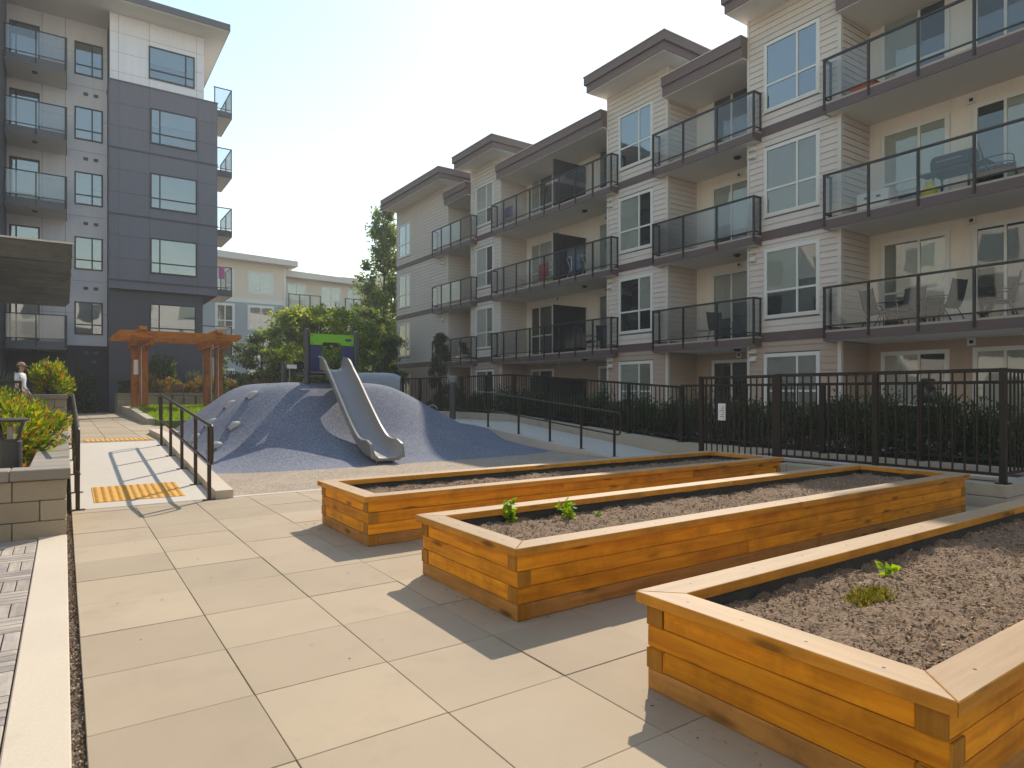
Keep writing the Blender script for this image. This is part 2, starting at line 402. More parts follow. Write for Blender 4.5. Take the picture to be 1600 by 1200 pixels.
def leaves(name, m, parent, P, L, Wd, rng, up=.0, kind=None, dirs=None, jitter=.35, nrm=None):
    P = np.asarray(P, float); n = len(P)
    d = rng.normal(size=(n, 3)); d[:, 2] += up
    if dirs is not None: d = dirs + d * .35
    d /= np.linalg.norm(d, axis=1, keepdims=True) + 1e-9
    q = rng.normal(size=(n, 3))
    if nrm is not None: q = np.cross(np.asarray(nrm)[None] + q * .3, d)
    q -= (q * d).sum(1, keepdims=True) * d; q /= np.linalg.norm(q, axis=1, keepdims=True) + 1e-9
    nn = np.cross(d, q)
    l = (L * (1 + jitter * (rng.random(n) * 2 - 1)))[:, None]; w = (Wd * (1 + jitter * (rng.random(n) * 2 - 1)))[:, None]
    off = np.array(wloc(parent)) if parent is not None else 0
    B = P - off
    V = np.stack([B, B + d * l * .45 + q * w * .5 + nn * l * .06, B + d * l, B + d * l * .45 - q * w * .5 + nn * l * .06], 1).reshape(-1, 3)
    F = np.arange(4 * n).reshape(-1, 4)
    me = bpy.data.meshes.new(name)
    me.vertices.add(4 * n); me.vertices.foreach_set('co', V.ravel())
    me.loops.add(4 * n); me.loops.foreach_set('vertex_index', F.ravel().astype(np.int32))
    me.polygons.add(n); me.polygons.foreach_set('loop_start', (np.arange(n) * 4).astype(np.int32))
    me.update(); me.validate()
    me.materials.append(MATS[m])
    o = bpy.data.objects.new(name, me); link(o, parent)
    if kind: o['kind'] = kind
    return o
def blob_points(c, rad, n, rng, shell=.55):
    u = rng.normal(size=(n, 3)); u /= np.linalg.norm(u, axis=1, keepdims=True)
    r = shell + (1 - shell) * rng.random(n) ** .7
    return np.array(c) + u * r[:, None] * np.array(rad)
def heightmesh(name, m, xs, ys, fn, parent=None, skirt=None):
    b = MB(); nx, ny = len(xs), len(ys)
    b.v = [(x, y, fn(x, y)) for y in ys for x in xs]
    b.f = [(j * nx + i, j * nx + i + 1, (j + 1) * nx + i + 1, (j + 1) * nx + i) for j in range(ny - 1) for i in range(nx - 1)]
    return b.build(name, m, parent, smooth=True)
def lin(a, b, n): return [a + (b - a) * i / (n - 1) for i in range(n)]
def interp(t, tab):
    if t <= tab[0][0]: return tab[0][1]
    for (a, va), (b, vb) in zip(tab, tab[1:]):
        if t <= b:
            k = (t - a) / (b - a); k = k * k * (3 - 2 * k) * .35 + k * .65
            return va + (vb - va) * k
    return tab[-1][1]

# ---------------------------------------------------------------- ground, paving, path
TS = .61; TX0 = .068; TY0 = 4.162
def ramp_z(y): return 0.0 if y < 8.7 else min(.40, (y - 8.7) * .0755)
def path_z(y): return ramp_z(y) if y < 14.0 else .40 + (y - 14.0) * .0052
b = MB(); b.add([(-300, -300, -.10), (300, -300, -.10), (300, 300, -.10), (-300, 300, -.10)], [(0, 1, 2, 3)])
b.build('ground', 'earth', kind='structure')
pav = MB().box(.06, 10.6, -2.5, 8.66, -.09, -.035).build('patio_paving', 'paver_bed', kind='structure')
BEDS = [(2.12, 8.02, .84, 2.03), (2.12, 8.02, 3.03, 4.22), (2.12, 8.02, 5.235, 6.425)]
for i in range(15):
    for j in range(-7, 8):
        x0 = TX0 + i * TS; y0 = TY0 + j * TS; y1 = min(y0 + TS, 8.66)
        if x0 > 8.6: continue
        if any(x0 > bx0 and x0 + TS < bx1 and y0 > by0 and y1 < by1 for bx0, bx1, by0, by1 in BEDS): continue
        if y0 < 0 and x0 > 3.5: continue
        dz = random.uniform(-.0022, .0022)
        piece('paving_slab', pav, (x0 + TS / 2, (y0 + y1) / 2, -.0175 + dz), (TS - random.choice((.003, .004, .005)), y1 - y0 - random.choice((.0025, .0035, .005)), .035), 'paver', .0022,
              (random.uniform(-.002, .002), random.uniform(-.002, .002), 0))
# concrete edging between slabs and rubber
MB().box(1.74, 8.9, 8.664, 8.76, -.09, .002).build('edging_strip', 'white_paint' if 0 else 'concrete', bevel=.004, kind='structure')
# left: concrete strip, gravel gap and deck tiles
MB().box(-.188, .022, -2.5, 7.24, -.09, .003).build('concrete_strip', 'concrete_warm', bevel=.006, kind='structure')
rng = np.random.default_rng(3)
MB().box(.022, .06, -2.5, 8.66, -.09, -.03).build('gravel_gap', 'gravel', kind='structure')
P = np.stack([rng.uniform(.024, .064, 3500), rng.uniform(1.2, 8.6, 3500), rng.uniform(-.03, -.008, 3500)], 1)
peb = leaves('pebbles', 'chips', None, P, .012, .011, rng, kind='stuff'); tag(peb, 'loose gravel filling the gap beside the paving', 'gravel')
dk = MB().box(-1.7, -.19, .2, 7.24, -.09, -.035).build('deck_paving', 'paver_bed', kind='structure')
S = .305
for i in range(4):
    for j in range(23):
        ax = -.192 - (i + 1) * S; ay = 7.2 - (j + 1) * S
        if i > 1 and j > 8: continue
        for k in range(4):
            w = S / 4
            if (i + j) % 2 == 0: piece('deck_slat', dk, (ax + S / 2, ay + (k + .5) * w, -.016), (S - .006, w - .006, .03), 'deck_x', .003)
            else: piece('deck_slat', dk, (ax + (k + .5) * w, ay + S / 2, -.016), (w - .006, S - .006, .03), 'deck_y', .003)
# ramp on the left with tactile plates
b = MB()
b.add([(.07, 8.665, -.1), (1.52, 8.665, -.1), (1.52, 14.0, -.1), (.07, 14.0, -.1), (.07, 8.665, .004), (1.52, 8.665, .004), (1.52, 14.0, .40), (.07, 14.0, .40)],
      [(0, 3, 2, 1), (4, 5, 6, 7), (0, 1, 5, 4), (1, 2, 6, 5), (2, 3, 7, 6), (3, 0, 4, 7)])
b.build('entry_ramp', 'concrete', bevel=.004, kind='structure')
def tactile(label, x0, x1, y0, y1):
    t = thing('tactile_plate', label, 'tactile paving', (x0, y0, path_z(y0)), 'yellow tactile plates on the entry ramp')
    dz = (path_z(y1 - .001) - path_z(y0)) / (y1 - y0)
    z0 = path_z(y0)
    b = MB(); b.hexa([(x0, y0, z0 - .01), (x1, y0, z0 - .01), (x1, y1, z0 - .01 + dz * (y1 - y0)), (x0, y1, z0 - .01 + dz * (y1 - y0))],
                     [(x0, y0, z0 + .012), (x1, y0, z0 + .012), (x1, y1, z0 + .012 + dz * (y1 - y0)), (x0, y1, z0 + .012 + dz * (y1 - y0))])
    b.build('plate', 'tactile', t, bevel=.003)
    b = MB(); nx = int((x1 - x0) / .075); ny = int((y1 - y0) / .075)
    for i in range(nx):
        for j in range(ny):
            x = x0 + (i + .5) * (x1 - x0) / nx; y = y0 + (j + .5) * (y1 - y0) / ny; z = z0 + .011 + dz * (y - y0)
            b.lathe(x, y, [(.026, z), (.023, z + .006), (.015, z + .009)], 8)
    b.build('domes', 'tactile', t, smooth=40, kind='stuff')
tactile('yellow tactile plate at the foot of the ramp, crossed by handrail shadows', .285, 1.24, 8.95, 9.85)
tactile('yellow tactile plate across the head of the ramp', .30, 1.40, 14.15, 14.75)
# kerb on the right of the ramp
kb = MB()
ys = lin(8.64, 16.2, 14)
for y0, y1 in zip(ys, ys[1:]):
    za, zb = path_z(y0) + .10, path_z(y1) + .10
    kb.hexa([(1.53, y0, -.1), (1.735, y0, -.1), (1.735, y1, -.1), (1.53, y1, -.1)], [(1.53, y0, za), (1.735, y0, za), (1.735, y1, zb), (1.53, y1, zb)])
k = kb.build('ramp_kerb', 'concrete_warm', kind='structure')
# upper path slabs
up = MB()
up.hexa([(.05, 14.0, -.1), (1.53, 14.0, -.1), (1.53, 40, -.1), (.05, 40, -.1)], [(.05, 14.0, .375), (1.53, 14.0, .375), (1.53, 40, .51), (.05, 40, .51)])
up.hexa([(1.53, 16.2, -.1), (2.25, 16.2, -.1), (2.25, 40, -.1), (1.53, 40, -.1)], [(1.53, 16.2, .386), (2.25, 16.2, .386), (2.25, 40, .51), (1.53, 40, .51)])
up.hexa([(-12, 20.4, -.1), (.05, 20.4, -.1), (.05, 40, -.1), (-12, 40, -.1)], [(-12, 20.4, .41), (.05, 20.4, .41), (.05, 40, .51), (-12, 40, .51)])
upp = up.build('upper_path', 'paver_bed', kind='structure')
for i in range(4):
    for j in range(27):
        x0 = TX0 + i * TS; y0 = 14.02 + j * TS; x1 = min(x0 + TS, 2.24) - .006
        if i == 2 and y0 < 16.2: x1 = 1.52
        if x0 > x1 or (i == 3 and y0 < 16.2): continue
        zc = path_z(y0 + TS / 2)
        piece('paving_slab', upp, ((x0 + x1) / 2, y0 + TS / 2, zc - .013 + random.uniform(-.002, .002)), (x1 - x0, TS - .006, .03), 'paver', .003, (.0052, 0, 0))
# flat rubber and concrete beyond
MB().box(1.735, 9.05, 8.76, 12.3, -.09, .0).build('rubber_surface', 'rubber_tan', kind='structure')

# ---------------------------------------------------------------- play mound
MX = [(1.70, .06), (2.45, .55), (3.3, .93), (3.9, 1.0), (6.2, 1.0), (7.1, .90), (8.0, .55), (8.65, .30), (9.3, .22)]
MYF = [(10.95, 0.0), (11.5, .06), (12.6, .47), (13.8, .90), (14.5, 1.0), (17.5, 1.0), (19.5, .35), (21.0, .2)]
def smooth_table(tab, w=.32):
    a, b_ = tab[0][0] - 1, tab[-1][0] + 1; t = np.linspace(a, b_, 600); v = np.interp(t, [p for p, _ in tab], [q for _, q in tab])
    k = np.exp(-.5 * (np.linspace(-3, 3, 121) ) ** 2); dt = t[1] - t[0]; n = max(3, int(w * 6 / dt) | 1)
    k = np.exp(-.5 * np.linspace(-3, 3, n) ** 2); k /= k.sum()
    return t, np.convolve(np.pad(v, n // 2, mode='edge'), k, 'valid')
MXt = smooth_table([(1.70, .02), (3.55, 1.0), (6.3, 1.0), (8.35, .30), (8.9, .12), (9.3, .10)]); MYt = smooth_table([(11.0, 0), (11.7, .07), (12.6, .29), (13.5, .70), (14.1, .98), (14.4, 1.0), (17.5, 1.0), (20, .3), (21.5, .2)], .2)
def mound_h(x, y):
    h = 1.55 * np.interp(x, *MXt) * np.interp(y, *MYt)
    # blends up to the right-hand ramp and to the lawn behind
    if x > 8.2 and y > 12.9: h = max(h, min(1, (x - 8.2) / .85) * min(1, (y - 12.9) / 1.3) * max(0, min(.46, (y - 9.6) * .083)))
    return h - .012
pm = thing('play_mound', 'blue grey rubber play mound with a slide down its front', 'play mound', (4.9, 14, 0))
b_=0; heightmesh('rubber_slope', 'rubber_blue', lin(1.735, 9.06, 90), lin(10.6, 21, 120), mound_h, pm)
for (gx, gy) in [(2.75, 13.6), (2.35, 13.2), (2.5, 14.6), (2.95, 15.0), (3.25, 14.3), (2.15, 14.3)]:
    z = mound_h(gx, gy); sl = (mound_h(gx + .15, gy) - mound_h(gx - .15, gy)) / .3
    m = MB(); n = 14
    prof = [(.17 * math.cos(t), .085 * math.sin(t)) for t in [math.pi * i / 8 for i in range(9)]]
    vs = []; fs = []
    for a, zz in prof: vs += [(gx + dy * .1 - .02, gy + a, z - .02 + zz * 1.3 * (1 - abs(dy) * .55) + dy * .1 * sl) for dy in (-1, -.5, 0, .5, 1)]
    for i in range(8):
        for j in range(4): fs.append((i * 5 + j, i * 5 + j + 1, i * 5 + 6 + j, i * 5 + 5 + j))
    m.add(vs, fs); m.build('climbing_grip', 'grip_plastic', pm, smooth=True)
m = MB(); x, y = 7.25, 13.9; z = mound_h(x, y)
m.tube([(x + .1 * math.cos(t) , y - .16 * math.cos(t) * .3, z + .1 * math.sin(t)) for t in lin(0, math.pi, 9)], .014, 6); m.build('grab_handle', 'grip_plastic', pm, smooth=True)
# slide
sl = thing('slide', 'grey slide with raised sides running down the blue mound', 'slide', (4.87, 11.2, 0))
path = smoothpath([(0, 14.12, 1.80), (0, 13.85, 1.78), (0, 13.45, 1.52), (0, 12.85, 1.02), (0, 12.25, .54), (0, 11.85, .29), (0, 11.5, .165), (0, 11.22, .13), (0, 11.06, .11)], 5)
prof_h = lambda t: interp(t, [(0, .30), (.08, .27), (.2, .19), (.62, .20), (.80, .29), (.92, .24), (1, .03)])
V = []; n = len(path)
for i, p in enumerate(path):
    t = i / (n - 1); s = prof_h(t); w = .225 + .02 * t
    a = path[max(i - 1, 0)]; c = path[min(i + 1, n - 1)]; d = (c - a).normalized(); nr = Vector((0, -d.z, d.y)) * (1 if d.y < 0 else 1)
    if nr.z < 0: nr = -nr
    cs = [(-w - .075, s + .008), (-w - .085, s - .02), (-w - .05, s - .03), (-w - .035, .0), (-w + .03, -.045), (w - .03, -.045), (w + .035, .0), (w + .05, s - .03), (w + .085, s - .02), (w + .075, s + .008),
          (w + .035, s + .012), (w, s * .5), (w - .03, .055), (w - .09, .008), (0, .0), (-w + .09, .008), (-w + .03, .055), (-w, s * .5), (-w - .035, s + .012)]
    if s < .06: cs = [(x, max(-.045, min(q, s))) if q > s else (x, q) for x, q in cs]
    for x, q in cs: V.append((4.87 + x, p.y + nr.y * q, p.z + nr.z * q))
kq = len(cs); b = MB(); b.v = V
for i in range(n - 1):
    for j in range(kq): b.f.append((i * kq + j, i * kq + (j + 1) % kq, (i + 1) * kq + (j + 1) % kq, (i + 1) * kq + j))
b.f.append(tuple(range(kq))); b.f.append(tuple((n - 1) * kq + j for j in range(kq)))
b.build('chute', 'slide_plastic', sl, smooth=50)
b = MB().tube([(4.70, 11.2, .12), (4.70, 11.2, -.02)], .014, 8); b.tube([(5.04, 11.2, .12), (5.04, 11.2, .04), (5.02, 11.16, .02), (4.98, 11.1, .012)], .014, 8)
b.build('foot_bracket', 'grip_plastic', sl, smooth=40)
# entry panel at the head of the slide
ep = thing('slide_entry_panel', 'green and navy entry panel between two dark posts at the slide top', 'play panel', (4.9, 14.2, 1.5))
for x in (4.36, 5.46):
    MB().lathe(x, 14.22, [(.062, 1.2), (.062, 2.66), (.05, 2.69), (.02, 2.70)], 16).build('post', 'post_plastic', ep, smooth=40)
def arch_panel(z0, z1, y0, y1, name, mt, x0=4.42, x1=5.40, ox0=4.67, ox1=5.12, oz=2.42):
    pts = []
    if z0 < oz:
        top = min(z1, oz)
        if z1 <= oz: 
            return [MB().box(x0, ox0, y0, y1, z0, z1).build(name, mt, ep, bevel=.004), MB().box(ox1, x1, y0, y1, z0, z1).build(name, mt, ep, bevel=.004)]
        poly = [(x0, z0), (ox0, z0), (ox0, oz - .06), (ox0 + .02, oz - .018), (ox0 + .06, oz), (ox1 - .06, oz), (ox1 - .02, oz - .018), (ox1, oz - .06), (ox1, z0), (x1, z0), (x1, z1), (x0, z1)]
        return [MB().prism(poly, lambda p, q, t: (p, t, q), y0, y1).build(name, mt, ep)]
arch_panel(2.358, 2.60, 14.19, 14.225, 'green_board', 'panel_green')
arch_panel(1.76, 2.355, 14.195, 14.225, 'navy_board', 'panel_blue')
MB().prism([(.055 * math.cos(t) + (.025 if math.cos(t) > 0 else -.025), .03 * math.sin(t)) for t in lin(0, 2 * math.pi * 15 / 16, 16)], lambda p, q, t: (5.28 + p, t, 2.485 + q), 14.180, 14.188).build('maker_plate', 'post_plastic', ep)  # flat dark oval standing in for the slot in the green board
for bx in (4.46, 5.36):
    for bz in (2.565, 2.395):
        MB().prism([(.014 * math.cos(t), .014 * math.sin(t)) for t in lin(0, 2 * math.pi * 7 / 8, 8)], lambda p, q, t: (bx + p, t, bz + q), 14.178, 14.188).build('bolt', 'post_plastic', ep)
MB().box(4.42, 5.40, 14.24, 15.3, 1.70, 1.76).build('platform', 'post_plastic', ep, bevel=.01)
# short post with plate, tunnel hood
sp = thing('sign_post', 'short dark post with a small white plate on the mound crest', 'post', (4.15, 15.2, 1.5))
MB().lathe(4.12, 15.2, [(.055, 1.3), (.055, 1.98), (.04, 2.0)], 12).build('post', 'post_plastic', sp, smooth=40)
MB().box(4.20, 4.42, 15.19, 15.21, 1.86, 1.95).build('plate', 'paper', sp); MB().tube([(4.26, 15.2, 1.4), (4.26, 15.2, 1.86)], .01, 6).build('stem', 'grip_plastic', sp)
th = thing('tunnel_hood', 'grey half barrel tunnel hood on the right shoulder of the mound', 'play tunnel', (6.75, 15.8, 1.3))
b = MB()
for k, (r0, r1) in enumerate(((.46, .43),)):
    secs = []
    for t in lin(0, 1, 7):
        cx = 6.38 + 1.0 * t; cy = 16.5 - .55 * t; sc = 1 if t < .8 else 1 - (t - .8) * .9
        secs.append([(cx + .48 * rr * math.cos(a), cy + .87 * rr * math.cos(a), 1.32 + 1.12 * rr * sc * math.sin(a)) for rr, aa in ((r0, lin(0, math.pi, 15)), (r1, lin(math.pi, 0, 15))) for a in aa])
    kk = len(secs[0])
    for s_ in secs: b.v += s_
    for i in range(6):
        for j in range(kk): b.f.append((i * kk + j, i * kk + (j + 1) % kk, (i + 1) * kk + (j + 1) % kk, (i + 1) * kk + j))
    b.f.append(tuple(range(kk))); b.f.append(tuple(6 * kk + j for j in range(kk)))
b.build('shell', 'grey_plastic', th, smooth=40)
b = MB(); b.prism([(.42 * math.cos(a), .47 * math.sin(a)) for a in lin(0, math.pi, 15)], lambda p, q, t: (7.12 + .48 * p + t, 16.09 + .87 * p - t * .55, 1.32 + q), 0, .02); b.build('end_wall', 'grey_plastic', th)

# ---------------------------------------------------------------- raised beds
rng = np.random.default_rng(11)
def raised_bed(i, label, x0, x1, y0, y1):
    t = thing('raised_bed', label, 'planter bed', ((x0 + x1) / 2, (y0 + y1) / 2, 0), 'cedar raised garden beds')
    ch = .0945; T = .092
    for c in range(4):
        z = c * ch; zz = (z + .001, z + ch - .002)
        longfull = (c % 2 == 1)      # which timbers run through at the corners
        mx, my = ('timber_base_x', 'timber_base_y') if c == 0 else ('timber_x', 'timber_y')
        j = [x0 + (x1 - x0) * f for f in ((0, .36, .70, 1) if c % 2 else (0, .52, 1))]
        for ya, yb, sgn in ((y0, y0 + T, -1), (y1 - T, y1, 1)):
            for a, bb in zip(j, j[1:]):
                aa = a + (.0015 if a > x0 else (0 if longfull else T)); b2 = bb - (.0015 if bb < x1 else (0 if longfull else T))
                o = random.uniform(-.0025, .0025)
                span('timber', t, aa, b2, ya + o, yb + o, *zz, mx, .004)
        for xa, xb in ((x0, x0 + T), (x1 - T, x1)):
            o = random.uniform(-.0025, .0025)
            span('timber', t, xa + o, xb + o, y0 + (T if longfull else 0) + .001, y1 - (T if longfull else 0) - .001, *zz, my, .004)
        # end grain faces
        for cx, sx in ((x0, -1), (x1, 1)):
            for cy, sy in ((y0, -1), (y1, 1)):
                if longfull: 
                    if sx < 0: span('end_grain', t, cx - .0065, cx + .004, cy + .002 if sy < 0 else cy - T + .002, cy + T - .002 if sy < 0 else cy - .002, z + .003, z + ch - .004, 'timber_end')
                else:
                    if sy < 0: span('end_grain', t, cx + .002 if sx < 0 else cx - T + .002, cx + T - .002 if sx < 0 else cx - .002, cy - .0065, cy + .004, z + .003, z + ch - .004, 'timber_end')
    za, zb = 4 * ch, 4 * ch + .048
    o = .038; w = .155
    X0, X1, Y0, Y1 = x0 - o, x1 + o, y0 - o, y1 + o
    def cap(poly, m):
        MB().prism(poly, lambda p, q, tt: (p, q, tt), za, zb).build('cap_board', m, t, bevel=.003)
    jx = X0 + (X1 - X0) * (.545 if i != 1 else .47)
    g = .0015
    cap([(X0 + g, Y0), (jx - g, Y0), (jx - g, Y0 + w), (X0 + w + g, Y0 + w)], 'cap_x'); cap([(jx + g, Y0), (X1 - g, Y0), (X1 - w - g, Y0 + w), (jx + g, Y0 + w)], 'cap_x')
    cap([(X0 + g, Y1), (X0 + w + g, Y1 - w), (jx + .6, Y1 - w), (jx + .6, Y1)], 'cap_x'); cap([(jx + .6 + 2 * g, Y1), (jx + .6 + 2 * g, Y1 - w), (X1 - w - g, Y1 - w), (X1 - g, Y1)], 'cap_x')
    cap([(X0, Y0 + g), (X0 + w, Y0 + w + g), (X0 + w, Y1 - w - g), (X0, Y1 - g)], 'cap_y'); cap([(X1, Y0 + g), (X1, Y1 - g), (X1 - w, Y1 - w - g), (X1 - w, Y0 + w + g)], 'cap_y')
    # liner and soil
    xi0, xi1, yi0, yi1 = x0 + T, x1 - T, y0 + T, y1 - T
    b = MB()
    def wav(x, y): return (mnoise.noise((x * 5, y * 5, i)) * .02)
    def strip(p, q, nx, ny):
        nseg = 60; k = len(b.v)
        for s in range(nseg + 1):
            f = s / nseg; x = p[0] + (q[0] - p[0]) * f; y = p[1] + (q[1] - p[1]) * f
            for kz in range(4):
                dz = kz / 3; e = .006 + (.03 + wav(x * 1.3, y * 1.3 + kz) * 1.6) * (1 - dz)
                b.v.append((x + nx * e, y + ny * e, (.24 + .135 * dz) + wav(x, y) * .7 * dz))
        for s in range(nseg):
            for kz in range(3): b.f.append((k + s * 4 + kz, k + s * 4 + 4 + kz, k + s * 4 + 5 + kz, k + s * 4 + 1 + kz))
    strip((xi0, yi1), (xi1, yi1), 0, -1); strip((xi0, yi0), (xi0, yi1), 1, 0); strip((xi1, yi0), (xi1, yi1), -1, 0); strip((xi0, yi0), (xi1, yi0), 0, 1)
    b.build('liner', 'liner', t, smooth=True)
    def sh(x, y):
        return .322 + .022 * mnoise.noise((x * 1.4, y * 1.6, i * 7.1)) + .022 * mnoise.noise((x * 7, y * 7, i)) + .02 * mnoise.noise((x * 19, y * 19, i)) + .009 * mnoise.noise((x * 55, y * 55, i))
    heightmesh('soil', 'soil', lin(xi0 + .005, xi1 - .005, 300), lin(yi0 + .005, yi1 - .005, 64), sh, t)
    nc = 30000 if i == 0 else 18000
    P = np.stack([rng.uniform(xi0 + .03, xi1 - .03, nc), rng.uniform(yi0 + .03, yi1 - .03, nc), np.zeros(nc)], 1)
    # mulch pieces lie thicker in patches
    keep = np.array([mnoise.noise((p[0] * 3, p[1] * 3, 5 + i)) + rng.uniform(-.5, .5) > -.25 for p in P]); P = P[keep]
    P[:, 2] = [sh(p[0], p[1]) + .003 for p in P]
    d = rng.normal(size=P.shape); d[:, 2] *= .25
    leaves('mulch_chips', 'chips', t, P, .018, .0065, rng, dirs=d, kind='stuff', jitter=.7)
    return sh
sh0 = raised_bed(0, 'cedar raised bed nearest the camera, cut off at the lower right', *BEDS[0])
sh1 = raised_bed(1, 'middle one of the three cedar raised beds, with two green seedlings', *BEDS[1])
sh2 = raised_bed(2, 'farthest of the three cedar raised beds, bare soil beside the rubber play surface', *BEDS[2])
def sprig(name, label, x, y, zb, hgt, nl, L, m='leaf_bright', spread=.07, cat='plant', group=None):
    t = thing(name, label, cat, (x, y, zb), group)
    b = MB(); P = []; D = []
    ns = max(2, nl // 14)
    for s in range(ns):
        a = random.uniform(0, 6.28); r = random.uniform(.1, 1) * spread; h = hgt * random.uniform(.6, 1)
        q = [(x + r * .3 * math.cos(a) * f, y + r * .3 * math.sin(a) * f, zb - .02 + h * f) if f < .5 else (x + r * math.cos(a) * f, y + r * math.sin(a) * f, zb - .02 + h * f) for f in (0, .35, .7, 1)]
        b.tube(q, [.004, .004, .003, .002], 5)
        for k in range(nl // ns):
            f = random.uniform(.2, 1); p = Vector(q[0]).lerp(Vector(q[3]), f); aa = random.uniform(0, 6.28)
            P.append(p); D.append((math.cos(aa), math.sin(aa), random.uniform(-.1, .6)))
    b.build('stem', m, t); leaves('foliage', m, t, np.array(P), L, L * .62, rng, dirs=np.array(D), jitter=.3)
    return t
def bedspot(u, v, z): 
    r = (u - 800) / 1018.5; up = -(v - 614) / 1018.5; c, s = math.cos(R(34.5)), math.sin(R(34.5)); t = (z - 1.3) / up
    return (r * c + s) * t, (-r * s + c) * t
x, y = bedspot(799, 820, .3); sprig('seedling', 'tall bright green seedling at the left end of the middle bed', x, y, sh1(x, y), .20, 80, .054)
x, y = bedspot(892, 813, .3); sprig('seedling', 'second green seedling, leaning, in the middle bed', x, y, sh1(x, y), .19, 60, .050, spread=.13)
x, y = bedspot(931, 808, .3); sprig('seedling', 'small low seedling right of the leaning one in the middle bed', x, y, sh1(x, y), .06, 22, .028, spread=.06)
x, y = bedspot(963, 816, .3); sprig('seedling', 'tiniest sprout in the middle bed', x, y, sh1(x, y), .035, 8, .02, spread=.03)
x, y = bedspot(1308, 741, .3); sprig('seedling', 'green weed clump near the far end of the middle bed', x, y, sh1(x, y), .06, 60, .04, 'leaf_mid', .18)
x, y = bedspot(1384, 905, .3); sprig('seedling', 'single upright seedling with pale leaves in the nearest bed', x, y, sh0(x, y), .11, 14, .062, 'leaf_bright', .03)
cx, cy = bedspot(1358, 945, .3)
gp = thing('ground_cover', 'low mossy yellow green patch in the soil of the nearest bed', 'plant', (cx, cy, sh0(cx, cy)))
n = 1300; a = rng.uniform(0, 6.28, n); r = np.sqrt(rng.random(n))
P = np.stack([cx + .125 * r * np.cos(a) + .03 * rng.normal(size=n), cy + .06 * r * np.sin(a) + .02 * rng.normal(size=n), np.zeros(n)], 1)
P[:, 2] = [sh0(p[0], p[1]) for p in P]; P[:, 2] += rng.random(n) * .02 * (1 - r)
leaves('foliage', 'leaf_moss', gp, P, .026, .008, rng, up=1.6)

# ---------------------------------------------------------------- handrails
def handrail(label, pts, h=.91, side=0, cat='handrail', group='dark tube handrails', r=.021, endloop=True, mid=.45):
    b0 = Vector(pts[0]); t = thing('handrail', label, cat, pts[0], group)
    A = Vector(pts[0]); Z = Vector(pts[-1]); d = (Z - A); dh = Vector((d.x, d.y, 0)).normalized()
    up = Vector((0, 0, 1))
    for p in pts:
        p = Vector(p)
        MB().bar(p + up * -.01, p + up * h, .042, .042, up=(0, 1, 0)).build('post', 'rail_metal', t, bevel=.004)
        MB().box(p.x - .07, p.x + .07, p.y - .05, p.y + .05, p.z - .005, p.z + .008).build('base_plate', 'rail_metal', t)
    e = .17
    a1 = A + up * h - dh * .0; z1 = Z + up * h
    a2 = A + up * mid; z2 = Z + up * mid
    loop = [a1 - dh * (e - .06), a1 - dh * e - up * .06, a2 - dh * e + up * .06, a2 - dh * (e - .06)]
    lz = [z1 + dh * (e - .06), z1 + dh * e - up * .06, z2 + dh * e + up * .06, z2 + dh * (e - .06)]
    def sm(q): return smoothpath(q, 4)
    MB().tube([z1] + [a1] + sm(loop) + [a2, z2] + sm(lz[::-1]) , r, 10, closed=True).build('rail_loop', 'rail_metal', t, smooth=50)
    return t
handrail('dark tube handrail on the right side of the entry ramp', [(1.455, y, path_z(y)) for y in (8.62, 9.62, 10.85, 12.1, 13.35)])
handrail('dark tube handrail on the left side of the entry ramp, seen end on', [(.125, y, path_z(y)) for y in (8.68, 9.65, 10.9, 12.15, 13.4)])

# ---------------------------------------------------------------- left planters in split block
def block_wall(parent, face, a0, a1, pos, zb, ncourse, ch=.19, bl=.40, thick=.19, sgn=-1, cutz=None):
    """courses of blocks along a; face 'y': wall in plane y=pos, 'x': plane x=pos; sgn = outward side"""
    for c in range(ncourse):
        z0 = zb + c * ch; z1 = z0 + ch - .006
        off = bl / 2 if c % 2 else 0
        a = a1
        first = True
        while a > a0 + .02:
            ln = bl - off if first and off else bl; first = False
            lo = max(a0, a - ln); o = random.uniform(0, .006)
            c_ = (a + lo) / 2; d_ = a - lo - .006
            if face == 'y': piece('block', parent, (c_, pos - sgn * thick / 2 + sgn * o, (z0 + z1) / 2), (d_, thick, z1 - z0), 'block', .006)
            else: piece('block', parent, (pos - sgn * thick / 2 + sgn * o, c_, (z0 + z1) / 2), (thick, d_, z1 - z0), 'block', .006)
            a = lo
w1 = thing('planter_wall', 'low split block planter wall beside the ramp foot, at the left edge', 'wall', (-.5, 7.3, 0))
MB().box(-2.6, -.005, 7.29, 7.42, 0, .515).box(-.16, -.008, 7.42, 16.6, 0, .515).build('mortar_core', 'mortar', w1)
block_wall(w1, 'y', -2.6, .02, 7.26, -.04, 3, ch=.185); block_wall(w1, 'x', 7.46, 16.6, .02, -.04, 3, ch=.185, sgn=1)
a = .05
for k in range(6):
    span('cap_stone', w1, a - .45 + .004, a, 7.225, 7.545, .515, .612, 'block_cap', .008); a -= .45
y = 7.55
while y < 16.5:
    span('cap_stone', w1, -.27, .05, y + .002, min(y + .45, 16.6), .515, .612, 'block_cap', .008); y += .452
heightmesh('soil', 'mulch', lin(-2.6, -.2, 30), lin(7.42, 16.7, 70), lambda x, y: .50 + .03 * mnoise.noise((x * 4, y * 4, 0)), w1)
w2 = thing('planter_wall', 'taller split block planter wall behind the yellow shrubs on the left', 'wall', (-.6, 17, .4))
MB().box(-4.0, .01, 16.75, 20.3, .3, 1.17).build('mortar_core', 'mortar', w2)
block_wall(w2, 'y', -4.0, .04, 16.72, .42, 4, sgn=-1, thick=.1); block_wall(w2, 'x', 16.85, 20.3, .04, .42, 4, sgn=1, thick=.1)
a = .07
